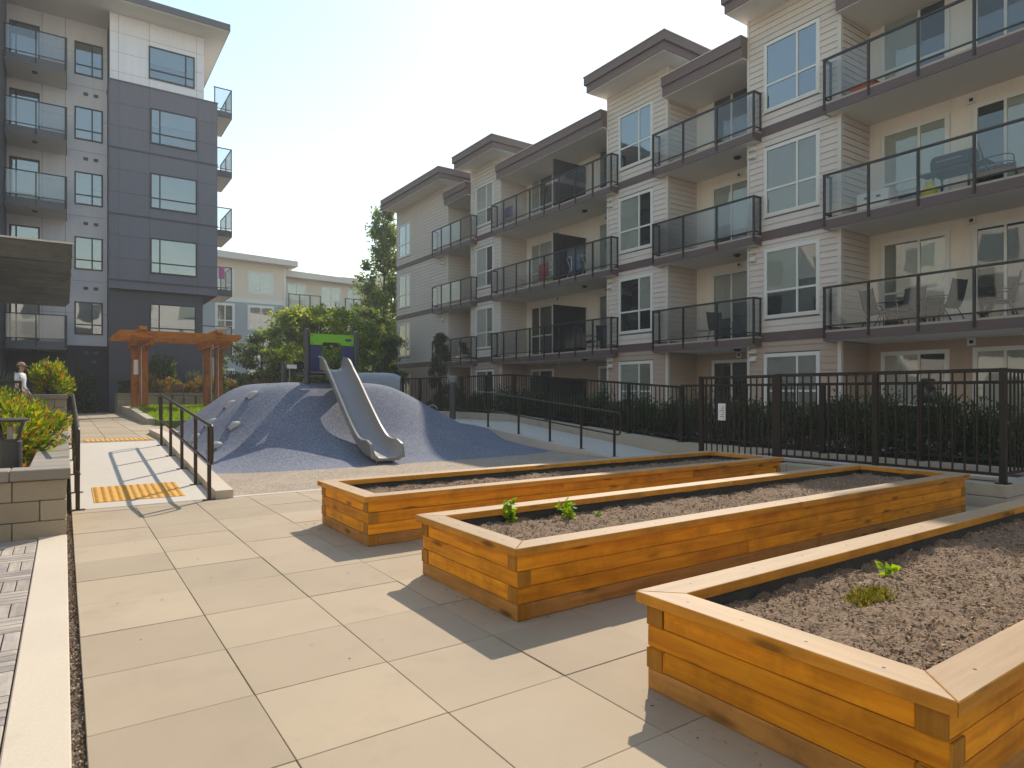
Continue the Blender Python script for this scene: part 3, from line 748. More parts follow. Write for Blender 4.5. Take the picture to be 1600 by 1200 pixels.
for k in range(9): span('cap_stone', w2, a - .456, a, 16.68, 16.98, 1.175, 1.27, 'block_cap', .008); a -= .46
y = 16.985
while y < 20.1: span('cap_stone', w2, -.25, .07, y, y + .45, 1.175, 1.27, 'block_cap', .008); y += .455
w3 = thing('planter_wall', 'long block planter wall with orange tipped shrubs behind the pergola', 'wall', (5, 30.4, .5))
MB().box(1.8, 9.2, 30.5, 32.5, .3, 1.2).build('mortar_core', 'mortar', w3)
block_wall(w3, 'y', 1.76, 9.2, 30.45, .47, 4, thick=.1); block_wall(w3, 'x', 30.5, 32.4, 1.77, .47, 4, sgn=-1, thick=.1)
a = 9.25
while a > 1.8: span('cap_stone', w3, max(a - .6, 1.72) + .004, a, 30.40, 30.72, 1.225, 1.30, 'block_cap', .008); a -= .6

# bollard lamp in the planter
bl = thing('bollard_light', 'dark grey bollard lamp with flared glass head in the left planter', 'lamp', (-.455, 8.5, .5))
MB().lathe(-.455, 8.5, [(.098, .47), (.098, .80), (.088, .805), (.088, .825)], 24).build('column', 'bollard_paint', bl, smooth=40)
MB().lathe(-.455, 8.5, [(.155, 1.005), (.162, 1.012), (.162, 1.028), (.12, 1.04)], 24).build('hat', 'bollard_paint', bl, smooth=40)
MB().lathe(-.455, 8.5, [(.072, .826), (.138, 1.004)], 24).build('lens', 'lamp_glass', bl, smooth=40)
MB().lathe(-.455, 8.5, [(.03, .826), (.03, .95), (.01, .96)], 12).build('bulb', 'white_paint', bl, smooth=40)
for k in range(4):
    t = R(45 + 90 * k); c, s = math.cos(t), math.sin(t)
    MB().bar((-.455 + .088 * c, 8.5 + .088 * s, .825), (-.455 + .155 * c, 8.5 + .155 * s, 1.006), .03, .018, up=(c, s, 0)).build('strut', 'bollard_paint', bl, bevel=.003)
gr = thing('guard_rail', 'short brown metal guard rail among the shrubs at the far left', 'railing', (-1.2, 16.3, .5))
MB().bar((-.72, 16.3, .45), (-.72, 16.3, 1.51), .05).build('post', 'rail_metal', gr, bevel=.004); MB().bar((-2.2, 16.3, .45), (-2.2, 16.3, 1.51), .05).build('post', 'rail_metal', gr, bevel=.004)
MB().bar((-3, 16.3, 1.52), (-.695, 16.3, 1.52), .05).build('top_rail', 'rail_metal', gr, bevel=.004)

# ---------------------------------------------------------------- right ramp, low walls, fences
def rr_z(y): return 0.0 if y < 9.6 else min(.46, (y - 9.6) * .083)
b = MB(); ys = lin(7.3, 26, 40)
for y0, y1 in zip(ys, ys[1:]):
    a, c = rr_z(y0), rr_z(y1)
    b.hexa([(9.05, y0, -.09), (10.6, y0, -.09), (10.6, y1, -.09), (9.05, y1, -.09)], [(9.05, y0, a + .006), (10.6, y0, a + .006), (10.6, y1, c + .006), (9.05, y1, c + .006)])
b.build('side_ramp', 'concrete', kind='structure')
handrail('thin dark handrail on the sloping concrete ramp beyond the beds', [(9.2, y, rr_z(y)) for y in (9.72, 10.75, 11.85, 13.1, 14.5)], h=.90, group='dark tube handrails', r=.018)
def curb_top(y): return .27 if y < 9.3 else min(.68, .27 + (y - 9.3) * .066)
cw = thing('retaining_wall', 'low stained concrete wall under the long black fence beside the ramp', 'wall', (10.7, 12, 0))
b = MB(); ys = [2.9, 7.2] + lin(9.3, 15.5, 8) + [27]
for y0, y1 in zip(ys, ys[1:]):
    a, c = curb_top(y0), curb_top(y1)
    b.hexa([(10.6, y0, -.1), (10.82, y0, -.1), (10.82, y1, -.1), (10.6, y1, -.1)], [(10.6, y0, a), (10.82, y0, a), (10.82, y1, c), (10.6, y1, c)])
b.build('concrete_wall', 'kerb_concrete', cw)
lw = thing('kerb_wall', 'low pale two course wall under the corner of the near fence', 'wall', (8.75, 4, 0))
for z0, z1 in ((-.05, .118), (.124, .27)):
    y = 2.86
    while y < 7.2: span('block', lw, 8.66, 8.86, y, min(y + .9, 7.22) - .006, z0, z1, 'kerb_concrete', .006); y += .9
    x = 8.87
    while x < 13: span('block', lw, x, x + .894, 2.86, 3.06, z0, z1, 'kerb_concrete', .006); x += .9
mu = MB().box(8.86, 10.6, 3.06, 7.2, -.08, .20).box(10.82, 12.6, 3.06, 27, -.08, .22).build('mulch_bed', 'mulch', kind='structure')
MB().box(9.62, 9.80, 3.06, 7.2, .1, .245).build('bed_kerb', 'concrete', kind='structure', bevel=.01)
MB().box(12.6, 30, -5, 40, -.09, .0).build('building_patio', 'concrete', kind='structure')
MB().box(8.66, 9.04, 7.23, 9.6, -.09, .003).box(8.66, 13, -3, 2.85, -.09, .003).build('side_paving', 'concrete', kind='structure')
def fence(name, label, pts, zb, zt, posts, gap=.118, cat='fence', post_w=.065, group=None, rails=True):
    """pts (p,q) ends in plan; zb,zt functions of fraction"""
    p = Vector((*pts[0], 0)); q = Vector((*pts[1], 0)); L = (q - p).length; d = (q - p) / L
    t = thing(name, label, cat, (p.x, p.y, zb(0)), group)
    for f in posts:
        x = p + d * L * f
        piece('post', t, (x.x, x.y, (zb(f) + zt(f)) / 2 + .01), (post_w, post_w, zt(f) - zb(f) + .03), 'fence_metal', .003)
        piece('base_plate', t, (x.x, x.y, zb(f) + .007), (.15, .12, .014), 'fence_metal')
    fr = sorted(set([0, 1] + list(posts)))
    for a, c in zip(fr, fr[1:]):
        A = p + d * L * a; C = p + d * L * c
        MB().bar((A.x, A.y, zt(a)), (C.x, C.y, zt(c)), .05, .045).build('top_rail', 'fence_metal', t, bevel=.003)
        MB().bar((A.x, A.y, zb(a) + .1), (C.x, C.y, zb(c) + .1), .03, .03).build('bottom_rail', 'fence_metal', t)
        n = max(1, int((c - a) * L / gap))
        for k in range(1, n):
            f = a + (c - a) * k / n; x = p + d * L * f
            h = (zt(.5) - zb(.5)) - .12
            piece('baluster', t, (x.x, x.y, zb(f) + .1 + h / 2), (.017, .017, h), 'fence_metal')
    return t
fence('fence', 'black metal fence with tall posts behind the middle bed', ((8.76, 2.93), (8.76, 5.74)), lambda f: .27, lambda f: 1.56, [0, .502, 1])
fence('fence', 'black metal fence turning away from the corner post at the right edge', ((8.82, 2.96), (13.0, 2.96)), lambda f: .27, lambda f: 1.56, [.34, .67, 1])
g = fence('gate', 'black metal gate carrying a small white notice', ((8.76, 5.80), (8.76, 7.17)), lambda f: .06 if 0 else .16, lambda f: 1.55, [0, 1], gap=.105, cat='gate')
nt_ = MB().box(8.715, 8.725, 6.66, 6.80, .86, 1.13).build('notice', 'paper', g)
b = MB()
for k in range(7): b.box(8.711, 8.7145, 6.68, 6.70 + .08 * ((k * 37 % 10) / 10), .89 + k * .03, .898 + k * .03)
b.build('notice_text', 'black_metal', nt_)
def fb_t(f): return 27 + (3.0 - 27) * f
fence('fence', 'long black baluster fence stepping down along the ramp wall', ((10.71, 26.0), (10.71, 15.5)), lambda f: .68, lambda f: 1.83, lin(0, 1, 8))
fence('fence', 'sloping run of black baluster fence above the concrete ramp', ((10.71, 15.46), (10.71, 9.3)), lambda f: curb_top(15.46 - 6.16 * f), lambda f: curb_top(15.46 - 6.16 * f) + 1.15, lin(0, 1, 5))
fence('fence', 'level rear run of black baluster fence in front of the dark hedge', ((10.71, 9.26), (10.71, 3.1)), lambda f: .27, lambda f: 1.45, lin(0, 1, 5))
b2 = thing('bollard', 'tall grey bollard lamp standing by the far fence', 'lamp', (10.1, 18.0, .46))
MB().lathe(10.1, 18.0, [(.10, .46), (.10, 1.62), (.07, 1.63)], 16).build('column', 'bollard_paint', b2, smooth=40)
MB().lathe(10.1, 18.0, [(.10, 1.635), (.17, 1.80), (.17, 1.82), (.1, 1.84)], 16).build('head', 'grey_plastic', b2, smooth=40)

# ---------------------------------------------------------------- facade helpers
class Face:
    """plane 'x' or 'y' at pos, outward sign sg; a runs along the other axis, n outward"""
    def __init__(s, ax, pos, sg): s.ax, s.pos, s.sg = ax, pos, sg
    def b(s, m, a0, a1, n0, n1, z0, z1):
        p, q = s.pos + s.sg * n0, s.pos + s.sg * n1
        return m.box(p, q, a0, a1, z0, z1) if s.ax == 'x' else m.box(a0, a1, p, q, z0, z1)
    def p(s, a, n, z): return (s.pos + s.sg * n, a, z) if s.ax == 'x' else (a, s.pos + s.sg * n, z)
def window(bld, F, a0, a1, z0, z1, vb=(.5,), hb=(.36,), fm='frame_white', fw=.055, blind='blind_pale', gl='window_glass', name='window', trim=0, depth=.05, special=None, hsel=None):
    m = MB()
    F.b(m, a0, a1, .0, depth, z0, z0 + fw); F.b(m, a0, a1, .0, depth, z1 - fw, z1)
    F.b(m, a0, a0 + fw, .0, depth - .001, z0 + fw, z1 - fw); F.b(m, a1 - fw, a1, .0, depth - .001, z0 + fw, z1 - fw)
    va = [a0 + fw * .5] + [a0 + (a1 - a0) * v for v in vb] + [a1 - fw * .5]
    ha = [z0 + fw * .5] + [z0 + (z1 - z0) * h for h in hb] + [z1 - fw * .5]
    for v in va[1:-1]: F.b(m, v - fw / 2, v + fw / 2, .0, depth - .003, z0 + fw, z1 - fw)
    for h in ha[1:-1]: F.b(m, a0 + fw, a1 - fw, .0, depth - .006, h - fw / 2, h + fw / 2)
    w = m.build(name, fm, bld)
    if trim:
        t = MB(); e = trim
        F.b(t, a0 - e, a1 + e, .0, .042, z0 - e, z0); F.b(t, a0 - e, a1 + e, .0, .042, z1, z1 + e); F.b(t, a0 - e, a0, 0, .041, z0, z1); F.b(t, a1, a1 + e, 0, .041, z0, z1)
        t.build('frame', fm, w)
    for i, (p, q) in enumerate(zip(va, va[1:])):
        for j, (r, s) in enumerate(zip(ha, ha[1:])):
            g = MB(); F.b(g, p + fw * .4, q - fw * .4, depth - .028, depth - .024, r + fw * .4, s - fw * .4); g.build('pane', gl if not callable(gl) else gl(i, j), w)
    n0 = .003 if depth <= .05 else .034
    for i, (p, q) in enumerate(zip(va, va[1:])):
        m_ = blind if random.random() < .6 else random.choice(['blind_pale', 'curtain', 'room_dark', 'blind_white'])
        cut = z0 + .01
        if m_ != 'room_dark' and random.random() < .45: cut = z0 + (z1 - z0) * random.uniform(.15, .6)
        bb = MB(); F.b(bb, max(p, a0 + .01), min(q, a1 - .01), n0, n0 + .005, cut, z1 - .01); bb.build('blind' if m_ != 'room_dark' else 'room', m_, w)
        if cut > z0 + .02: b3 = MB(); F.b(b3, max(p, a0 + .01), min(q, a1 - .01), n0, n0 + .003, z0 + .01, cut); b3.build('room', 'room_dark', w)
    return w
def lap_boards(bld, F, a0, a1, z0, z1, holes, m, ex=.168, each=False, name='siding_board'):
    """horizontal lap siding, cut round holes (a0,a1,z0,z1)"""
    n = max(1, round((z1 - z0) / ex)); ex = (z1 - z0) / n
    allm = MB()
    for k in range(n):
        zl, zh = z0 + k * ex, z0 + (k + 1) * ex; zc = (zl + zh) / 2
        segs = [(a0, a1)]
        for (h0, h1, hz0, hz1) in holes:
            if hz0 < zc < hz1:
                ns = []
                for p, q in segs:
                    if h1 <= p or h0 >= q: ns.append((p, q)); continue
                    if h0 > p: ns.append((p, h0))
                    if h1 < q: ns.append((h1, q))
                segs = ns
        if each and k % 2:
            cut_ = []
            for p, q in segs:
                if q - p > 2: c_ = p + (q - p) * random.uniform(.25, .75); cut_ += [(p, c_ - .002), (c_ + .002, q)]
                else: cut_.append((p, q))
            segs = cut_
        for p, q in segs:
            mm = MB() if each else allm
            pts = [F.p(p, .002, zl + .012), F.p(q, .002, zl + .012), F.p(q, .032, zl + .006), F.p(p, .032, zl + .006), F.p(p, .002, zh + .004), F.p(q, .002, zh + .004), F.p(q, .010, zh + .004), F.p(p, .010, zh + .004)]
            mm.hexa(pts[:4], pts[4:])
            if each: mm.build(name, m, bld)
    if not each and allm.v: allm.build('siding', m, bld, kind='stuff')
FL = [0.0, 2.87, 5.72, 8.66]; ROOF = 11.2
# ---------------------------------------------------------------- right apartment building
RB = thing('apartment_building', 'four storey taupe sided apartment block with brown eaves filling the right side', 'building', (18, 18, 0))
XF, XR = 16.3, 17.72
bays = [(29.5, 35.72), (24.6, 27.17), (14.72, 17.55), (8.95, 11.64), (-6.0, 1.2)]
m = MB().box(XR, 26, -6, 35.70, -.05, 12.0)
m.build('core_wall', 'recess_panel', RB)
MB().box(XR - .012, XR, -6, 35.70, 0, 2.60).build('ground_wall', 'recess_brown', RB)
fx = Face('x', XF, -1); fr_ = Face('x', XR - .012, -1)
winspec = {0: (33.95, 35.45), 1: (25.2, 26.7), 2: (15.38, 16.92), 3: (9.52, 11.08), 4: (-.6, .9)}
for bi, (y0, y1) in enumerate(bays):
    MB().box(XF + .001, XR + .05, y0 + .001, y1 - .001, 0, 12.0).build('bay_wall', 'lap_shadow', RB)  # dark core behind the boards, painted shade in the gaps
    holes = []
    for fl, zf in enumerate(FL):
        a, c = winspec[bi]
        zs = (zf + .55, zf + 2.42) if fl else (zf + .75, zf + 2.35)
        holes.append((a - .03, c + .03, zs[0] - .03, zs[1] + .03))
        bd = random.choice(['blind_pale', 'blind_pale', 'curtain', 'room_dark'])
        if bi == 1 and fl > 0: bd = 'blind_white'
        if bi == 3: bd = ['curtain', 'blind_pale', 'curtain', 'blind_pale'][fl]
        if bi == 2: bd = 'blind_pale'
        glz = 'window_sky_glass' if fl == 3 and bi != 1 else 'window_glass'
        # camera looks from the -y side: the wider light is the far one
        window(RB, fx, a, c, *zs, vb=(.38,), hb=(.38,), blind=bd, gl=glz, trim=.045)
        z_lo = (zf + .12 if fl else .0); z_hi = (FL[fl + 1] - .10 if fl < 3 else 12.0)
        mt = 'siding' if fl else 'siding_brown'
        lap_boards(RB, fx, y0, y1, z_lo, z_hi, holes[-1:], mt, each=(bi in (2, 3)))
        # return wall facing the camera (-y)
        lap_boards(RB, Face('y', y0, -1), XF + .0, XR, z_lo, z_hi, [], mt, each=False)
        if fl:
            bm_ = MB().box(XF - .045, XF + .01, y0 - .04, y1 + .03, zf - .13, zf + .11); bm_.build('belt_band', 'band_brown', RB)
    for yy in (y0, y1):
        MB().box(XF - .04, XF + .06, yy - .042, yy + .03 if yy == y1 else yy + .05, 0, 11.99).build('corner_trim', 'trim_pale', RB)
    # raised bay roof with stepped brown fascia
    rf = MB().box(15.32, 26, y0 - .75, y1 + .22, 12.28, 12.56).build('bay_roof', 'fascia_brown', RB)
    MB().box(15.40, 26, y0 - .67, y1 + .16, 12.02, 12.28).build('lower_fascia', 'fascia_brown', rf)
    MB().box(15.43, 25.9, y0 - .64, y1 + .13, 12.0, 12.022).build('soffit', 'soffit', rf)
    MB().box(15.29, 26, y0 - .78, y1 + .25, 12.56, 12.585).build('drip_edge', 'trim_pale', rf)
    for fl in (1, 2, 3):
        if bi in (1, 4): continue
        zf = FL[fl] - .35; vy = y1 - .18 if bi else y0 + .5
        for dz in (0, -.22):
            MB().prism([(0, 0), (.13, 0), (.15, .02), (.02, .15), (0, .15)], lambda p, q, t: (XF - .02 - p, vy + t, zf + dz - .1 + q), -.09, .09).build('vent_hood', 'frame_white', RB)
# main roof over the recesses
recs = [(27.17, 29.5), (17.55, 24.6), (11.64, 14.72), (1.2, 8.95)]
for y0, y1 in recs:
    mr = MB().box(15.96, 26, y0 + .02, y1 - .76, 11.22, 11.52).build('main_roof', 'fascia_brown', RB)
    MB().box(15.96, 26, y1 - .76, y1 - .03, 11.22, 11.52).build('roof_end', 'fascia_brown', mr)
    MB().box(16.02, 26, y0 + .02, y1 - .03, 10.92, 11.22).build('lower_fascia', 'fascia_brown', mr)
    MB().box(16.05, XR, y0 + .02, y1 - .03, 10.9, 10.922).build('soffit', 'soffit', mr)
    MB().box(15.93, 26, y0 + .0, y1 - .03, 11.52, 11.545).build('drip_edge', 'trim_pale', mr)
# recess doors and windows
doors = [(27.6, 29.1), (22.55, 24.15), (17.95, 19.55), (12.15, 14.0), (7.05, 8.58), (4.95, 6.48), (2.4, 4.0)]
for di, (a, c) in enumerate(doors):
    for fl, zf in enumerate(FL):
        bd = random.choice(['blind_pale', 'room_dark', 'curtain', 'blind_pale'])
        if di == 4 and fl == 2: bd = 'blind_pale'
        if di == 5 and fl == 1: bd = 'room_dark'
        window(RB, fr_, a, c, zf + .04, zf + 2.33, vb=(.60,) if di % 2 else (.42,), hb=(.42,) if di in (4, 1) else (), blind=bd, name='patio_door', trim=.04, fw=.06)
# panel joints, wall lamps and pull vents on recess walls
for (y0, y1) in recs:
    for fl, zf in enumerate(FL):
        zt_ = FL[fl + 1] - .3 if fl < 3 else 10.9
        yy = y0 + .9
        while yy < y1 - .4:
            MB().box(XR - .019, XR - .0125, yy - .012, yy + .012, zf + 2.40 if any(a - .1 < yy < c + .1 for a, c in doors) else zf, zt_).build('panel_batten', 'recess_panel' if fl else 'recess_brown', RB); yy += 1.22
        for dy in ((1.35,) if y1 - y0 < 4 else (y1 - y0 - 2.4, 1.6)):
            MB().box(XR - .05, XR - .012, y0 + dy - .09, y0 + dy + .09, zf + 2.42, zf + 2.60).build('vent_plate', 'frame_white', RB, bevel=.01)
            MB().box(XR - .056, XR - .05, y0 + dy - .04, y0 + dy + .04, zf + 2.47, zf + 2.55).build('vent_opening', 'black_metal', RB)
# balconies
def balcony(bld, y0, y1, zf, npan, x0=15.95, xb=XR, glassm='balcony_glass', retn=True):
    s = MB().box(x0 + .03, xb, y0 + .03, y1 - .03, zf - .26, zf - .012).build('balcony', 'soffit', bld)
    f = MB().box(x0, x0 + .03, y0, y1, zf - .27, zf - .05); f.box(x0 + .03, xb if 0 else XF - .03, y0, y0 + .028, zf - .27, zf - .05); f.box(x0 + .03, XF - .03, y1 - .028, y1, zf - .27, zf - .05)
    f.build('fascia', 'band_brown', s)
    MB().box(x0 + .002, xb, y0 + .002, y1 - .002, zf - .05 + .001, zf).build('deck_edge', 'deck_edge', s)
    ht = 1.06; xr = x0 + .02
    ys = lin(y0 + .03, y1 - .03, npan + 1)
    for y in ys: MB().box(xr - .05, xr, y - .026, y + .026, zf - .2, zf + ht).build('post', 'bronze_metal', s)
    r = MB().box(xr - .052, xr + .006, y0, y1, zf + ht, zf + ht + .05); r.box(xr + .006, XF - .03, y0, y0 + .05, zf + ht, zf + ht + .05); r.box(xr + .006, XF - .03, y1 - .05, y1, zf + ht, zf + ht + .05); r.build('top_rail', 'bronze_metal', s)
    r = MB().box(xr - .04, xr - .005, y0 + .05, y1 - .05, zf + .09, zf + .125); r.box(xr, XF - .03, y0 + .01, y0 + .04, zf + .09, zf + .125); r.box(xr, XF - .03, y1 - .04, y1 - .01, zf + .09, zf + .125); r.build('bottom_rail', 'bronze_metal', s)
    for y in (y0 + .025, y1 - .025): MB().box(XF - .075, XF - .035, y - .02, y + .02, zf, zf + ht).build('post', 'bronze_metal', s)
    for a, c in zip(ys, ys[1:]):
        MB().box(xr - .028, xr - .020, a + .03, c - .03, zf + .13, zf + ht - .005).build('glass_panel', glassm, s)
    for y in (y0 + .025, y1 - .025): MB().box(xr + .01, XF - .08, y - .004, y + .004, zf + .13, zf + ht - .005).build('glass_panel', glassm, s)
    MB().lathe((x0 + xb) / 2 - .1, y0 + (y1 - y0) * .30, [(.05, zf - .34), (.11, zf - .30), (.11, zf - .261)], 14).build('soffit_lamp', 'bronze_metal', s, smooth=40)
    return s
for fl in (1, 2, 3):
    zf = FL[fl] + .02
    balcony(RB, 26.62, 30.62, zf, 4)
    balcony(RB, 16.98, 24.86, zf, 8)
    balcony(RB, 11.2, 15.05, zf, 3, glassm='frosted_glass' if fl == 2 else 'balcony_glass')
    balcony(RB, 1.4, 9.2, zf, 7)
    ps = MB(); y = 20.4
    s = MB().box(16.02, 17.70, y - .03, y + .03, zf + 1.86, zf + 1.92).box(16.02, 16.08, y - .029, y + .029, zf, zf + 1.86).build('privacy_screen', 'screen_dark', RB)
    for k in range(11): span('slat', s, 16.085 + k * .146, 16.085 + k * .146 + .141, y - .02, y + .02, zf, zf + 1.859, 'screen_dark')
# ground floor privacy fin
gp_ = MB().box(14.9, 17.7, 20.38, 20.44, 0, 1.9).build('privacy_screen', 'screen_dark', RB)

# ---------------------------------------------------------------- left apartment building
LB = thing('apartment_building', 'tall white and charcoal panelled apartment block on the left', 'building', (2, 36, .5))
YW, YG = 34.7, 32.9
LFL = [3.40, 6.28, 9.16, 12.04, 14.92]; LTOP = 17.75
MB().box(-9, 5.30, YW + .02, 46, .3, LTOP).build('core_wall', 'joint_dark', LB)
MB().box(-9, 1.62, YW - .015, YW + .02, .3, 3.36).build('ground_wall', 'render_dark', LB)
cols = [-9, -4.4, -3.2, -2.0, -.78, .05, 1.62]
rows = sorted(LFL + [z + 1.44 for z in LFL] + [LTOP]); rows[-1] = LTOP
for a, c in zip(cols, cols[1:]):
    for r, s in zip(rows, rows[1:]):
        if s - r < .1: continue
        span('cladding_panel', LB, a + .006, c - .006, YW - .02, YW + .015, r + .006, s - .006, 'panel_white')
MB().box(1.64, 5.89, YG + .022, 38, 5.86, 14.78).build('bay_core', 'joint_dark', LB)
gc = [1.62, 1.95, 3.12, 5.08, 5.91]; gz = []
for z in (6.2, 9.06, 11.92): gz += [z, z + .95, z + 1.93]
gz = [5.82] + gz + [14.8]
for a, c in zip(gc, gc[1:]):
    for r, s in zip(gz, gz[1:]): span('cladding_panel', LB, a + .005, c - .005, YG, YG + .022, r + .006, s - .006, 'panel_grey')
for r, s in zip(gz, gz[1:]):
    span('cladding_panel', LB, 1.60, 1.64, YG + .005, YW - .03, r + .006, s - .006, 'panel_grey'); span('cladding_panel', LB, 5.89, 5.912, YG + .005, 37.9, r + .006, s - .006, 'panel_grey')
for z in (6.2, 9.06, 11.92): MB().box(1.59, 5.93, YG - .03, YG + .02, z - .035, z + .035).build('reveal_strip', 'panel_dark', LB)
MB().box(1.58, 5.93, YG - .02, YW, 14.8, 14.86).build('bay_flashing', 'fascia_grey', LB)
MB().box(1.60, 5.32, YG + .25, 38, .3, 5.84).build('lower_bay', 'panel_dark', LB)
MB().box(1.64, 5.33, YG + .12, 38, 14.87, LTOP).build('upper_core', 'joint_dark', LB)
for a, c in zip((1.62, 1.95, 3.12, 5.04), (1.95, 3.12, 5.04, 5.35)):
    for r, s in ((14.87, 15.25), (15.25, 16.1), (16.1, 16.95), (16.95, LTOP)): span('cladding_panel', LB, a + .005, c - .005, YG + .10, YG + .12, r + .006, s - .006, 'panel_white')
span('cladding_panel', LB, 5.33, 5.35, YG + .11, 37.9, 14.87, LTOP, 'panel_white')
fw_, fg_ = Face('y', YW - .02, -1), Face('y', YG, -1)
for i, z in enumerate(LFL):
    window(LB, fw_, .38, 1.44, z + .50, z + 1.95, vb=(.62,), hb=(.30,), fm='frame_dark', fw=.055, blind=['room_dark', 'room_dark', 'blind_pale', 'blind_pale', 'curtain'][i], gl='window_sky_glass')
    for vx in (.80, 1.18):
        v_ = MB().box(vx - .085, vx + .085, YW - .07, YW - .02, z - .38, z - .25).build('wall_vent', 'fascia_grey', LB, bevel=.01)
    if i < 4: 
        F = Face('y', YG + .25, -1) if i == 0 else fg_
        window(LB, F, 3.15, 5.03, z + .33, z + 1.90, vb=(.20,), hb=(.30,), fm='frame_dark', fw=.055, blind=['blind_pale', 'blind_white', 'blind_pale', 'blind_pale'][i], gl='window_sky_glass')
window(LB, Face('y', YG + .10, -1), 3.10, 4.95, 15.28, 16.72, vb=(.80,), hb=(.28,), fm='frame_dark', fw=.055, blind='blind_pale', gl='window_sky_glass')
for i, z in enumerate(LFL):
    window(LB, fw_, -1.9, -.86, z + .05, z + 2.15, vb=(.22,), hb=(), fm='frame_dark', fw=.06, blind='blind_pale' if i % 2 else 'room_dark', name='balcony_door', gl='window_sky_glass')
    y0, y1, x0, x1 = 32.8, YW - .03, -1.98, .10
    s = MB().box(x0 + .02, x1 - .02, y0 + .02, y1, z - .30, z - .01).build('balcony', 'soffit', LB)
    MB().box(x0, x1, y0, y0 + .02, z - .31, z + .02).box(x1 - .02, x1, y0 + .02, y1, z - .31, z + .02).build('fascia', 'fascia_grey', s)
    b = MB()
    for x in (x0 + .04, (x0 + x1) / 2 - .0, x1 - .06, x1 - .015): MB().box(x - .022, x + .022, y0 - .045, y0 - .002, z - .22, z + 1.08).build('post', 'black_metal', s)
    MB().box(x0, x1 + .01, y0 - .046, y0 - .004, z + 1.08, z + 1.12).box(x1 - .03, x1 + .01, y0 - .003, y1, z + 1.08, z + 1.12).build('top_rail', 'black_metal', s)
    MB().box(x0 + .06, x1 - .06, y0 - .04, y0 - .008, z + .10, z + .13).build('bottom_rail', 'black_metal', s)
    gm = 'frosted_glass' if i == 0 else 'balcony_glass'
    for a, c in ((x0 + .07, (x0 + x1) / 2 - .03), ((x0 + x1) / 2 + .03, x1 - .09)): MB().box(a, c, y0 - .03, y0 - .022, z + .14, z + 1.07).build('glass_panel', 'frosted_glass', s)
    MB().box(x1 - .018, x1 - .010, y0 + .03, y1 - .03, z + .14, z + 1.07).build('glass_panel', gm, s)
    MB().lathe(-1.0, 33.5, [(.08, z - .36), (.10, z - .34), (.10, z - .301)], 12).build('soffit_lamp', 'black_metal', s)
cw_ = MB().box(-18, -10, -14, 60, -.1, 13.5).build('courtyard_wing', 'wing_render', LB)  # unseen wings, left and behind camera, added for bounced light and reflections
cw2 = MB().box(-10, 20, -22, -14, -.1, 12).build('courtyard_wing', 'wing_render', LB)
for k in range(10):  # panes on both added wings
    for z in (.8, 3.7, 6.6, 9.2):
        MB().box(-10.0, -9.96, -12 + k * 4.4, -10.2 + k * 4.4, z, z + 1.6).build('window', 'window_sky_glass', cw_)
        if k < 6: MB().box(-8 + k * 4.6, -6.2 + k * 4.6, -14.0, -13.96, z, z + 1.6).build('window', 'window_sky_glass', cw2)
MB().box(-6, -2.0, 31.2, YW - .02, .3, LTOP).build('side_wing', 'panel_dark', LB)
# side balconies on the right flank
for z in LFL[:5]:
    x0, x1, y0, y1 = 5.36 if z < 5 else 5.92, 6.75, 33.9, 36.6
    s = MB().box(x0, x1 - .02, y0 + .02, y1, z - .28, z - .01).build('balcony', 'soffit', LB)
    MB().box(x0, x1, y0, y0 + .02, z - .29, z + .02).box(x1 - .02, x1, y0 + .02, y1, z - .29, z + .02).build('fascia', 'fascia_grey', s)
    for (x, y) in ((x0 + .05, y0 + .02), (x1 - .03, y0 + .02), (x1 - .03, (y0 + y1) / 2), (x1 - .03, y1 - .05)): MB().box(x - .022, x + .022, y - .022, y + .022, z - .2, z + 1.08).build('post', 'black_metal', s)
    MB().box(x0, x1, y0, y0 + .04, z + 1.08, z + 1.12).box(x1 - .05, x1 - .01, y0 + .04, y1, z + 1.08, z + 1.12).box(x0, x1 - .05, y0 + .005, y0 + .035, z + .10, z + .13).build('top_rail', 'black_metal', s)
    MB().box(x0 + .07, x1 - .06, y0 + .016, y0 + .024, z + .14, z + 1.07).build('glass_panel', 'balcony_glass', s); MB().box(x1 - .034, x1 - .026, y0 + .06, y1 - .05, z + .14, z + 1.07).build('glass_panel', 'balcony_glass', s)
rf = MB().box(-9, 6.25, 31.75, 46.3, LTOP + .03, LTOP + .34).build('roof', 'fascia_grey', LB)
MB().box(-9, 6.22, 31.78, 46.2, LTOP + .005, LTOP + .03).build('soffit', 'soffit', rf)
ld = MB().box(1.02, 1.20, YW - .10, YW - .016, 2.62, 2.75).build('wall_lamp', 'fascia_grey', LB, bevel=.01)
dd = MB().box(-.1, .75, YW - .05, YW - .016, .42, 2.1).build('door', 'panel_dark', LB); MB().box(0.0, .62, YW - .056, YW - .051, 1.5, 1.98).build('pane', 'window_sky_glass', dd)
pk = thing('beach_towel', 'pink towel hung on a side balcony of the tall left block', 'towel', (6.4, 33.86, 6.6))
b = MB(); 
for k in range(5):
    a = 6.14 + k * .055; b.hexa([(a, 33.885 + .012 * (k % 2), 6.82), (a + .055, 33.885 + .012 * ((k + 1) % 2), 6.82), (a + .055, 33.895 + .012 * ((k + 1) % 2), 6.82), (a, 33.895 + .012 * (k % 2), 6.82)],
                                [(a, 33.885, 7.40), (a + .055, 33.885, 7.40), (a + .055, 33.895, 7.40), (a, 33.895, 7.40)])
b.build('cloth', 'cloth_pink', pk)

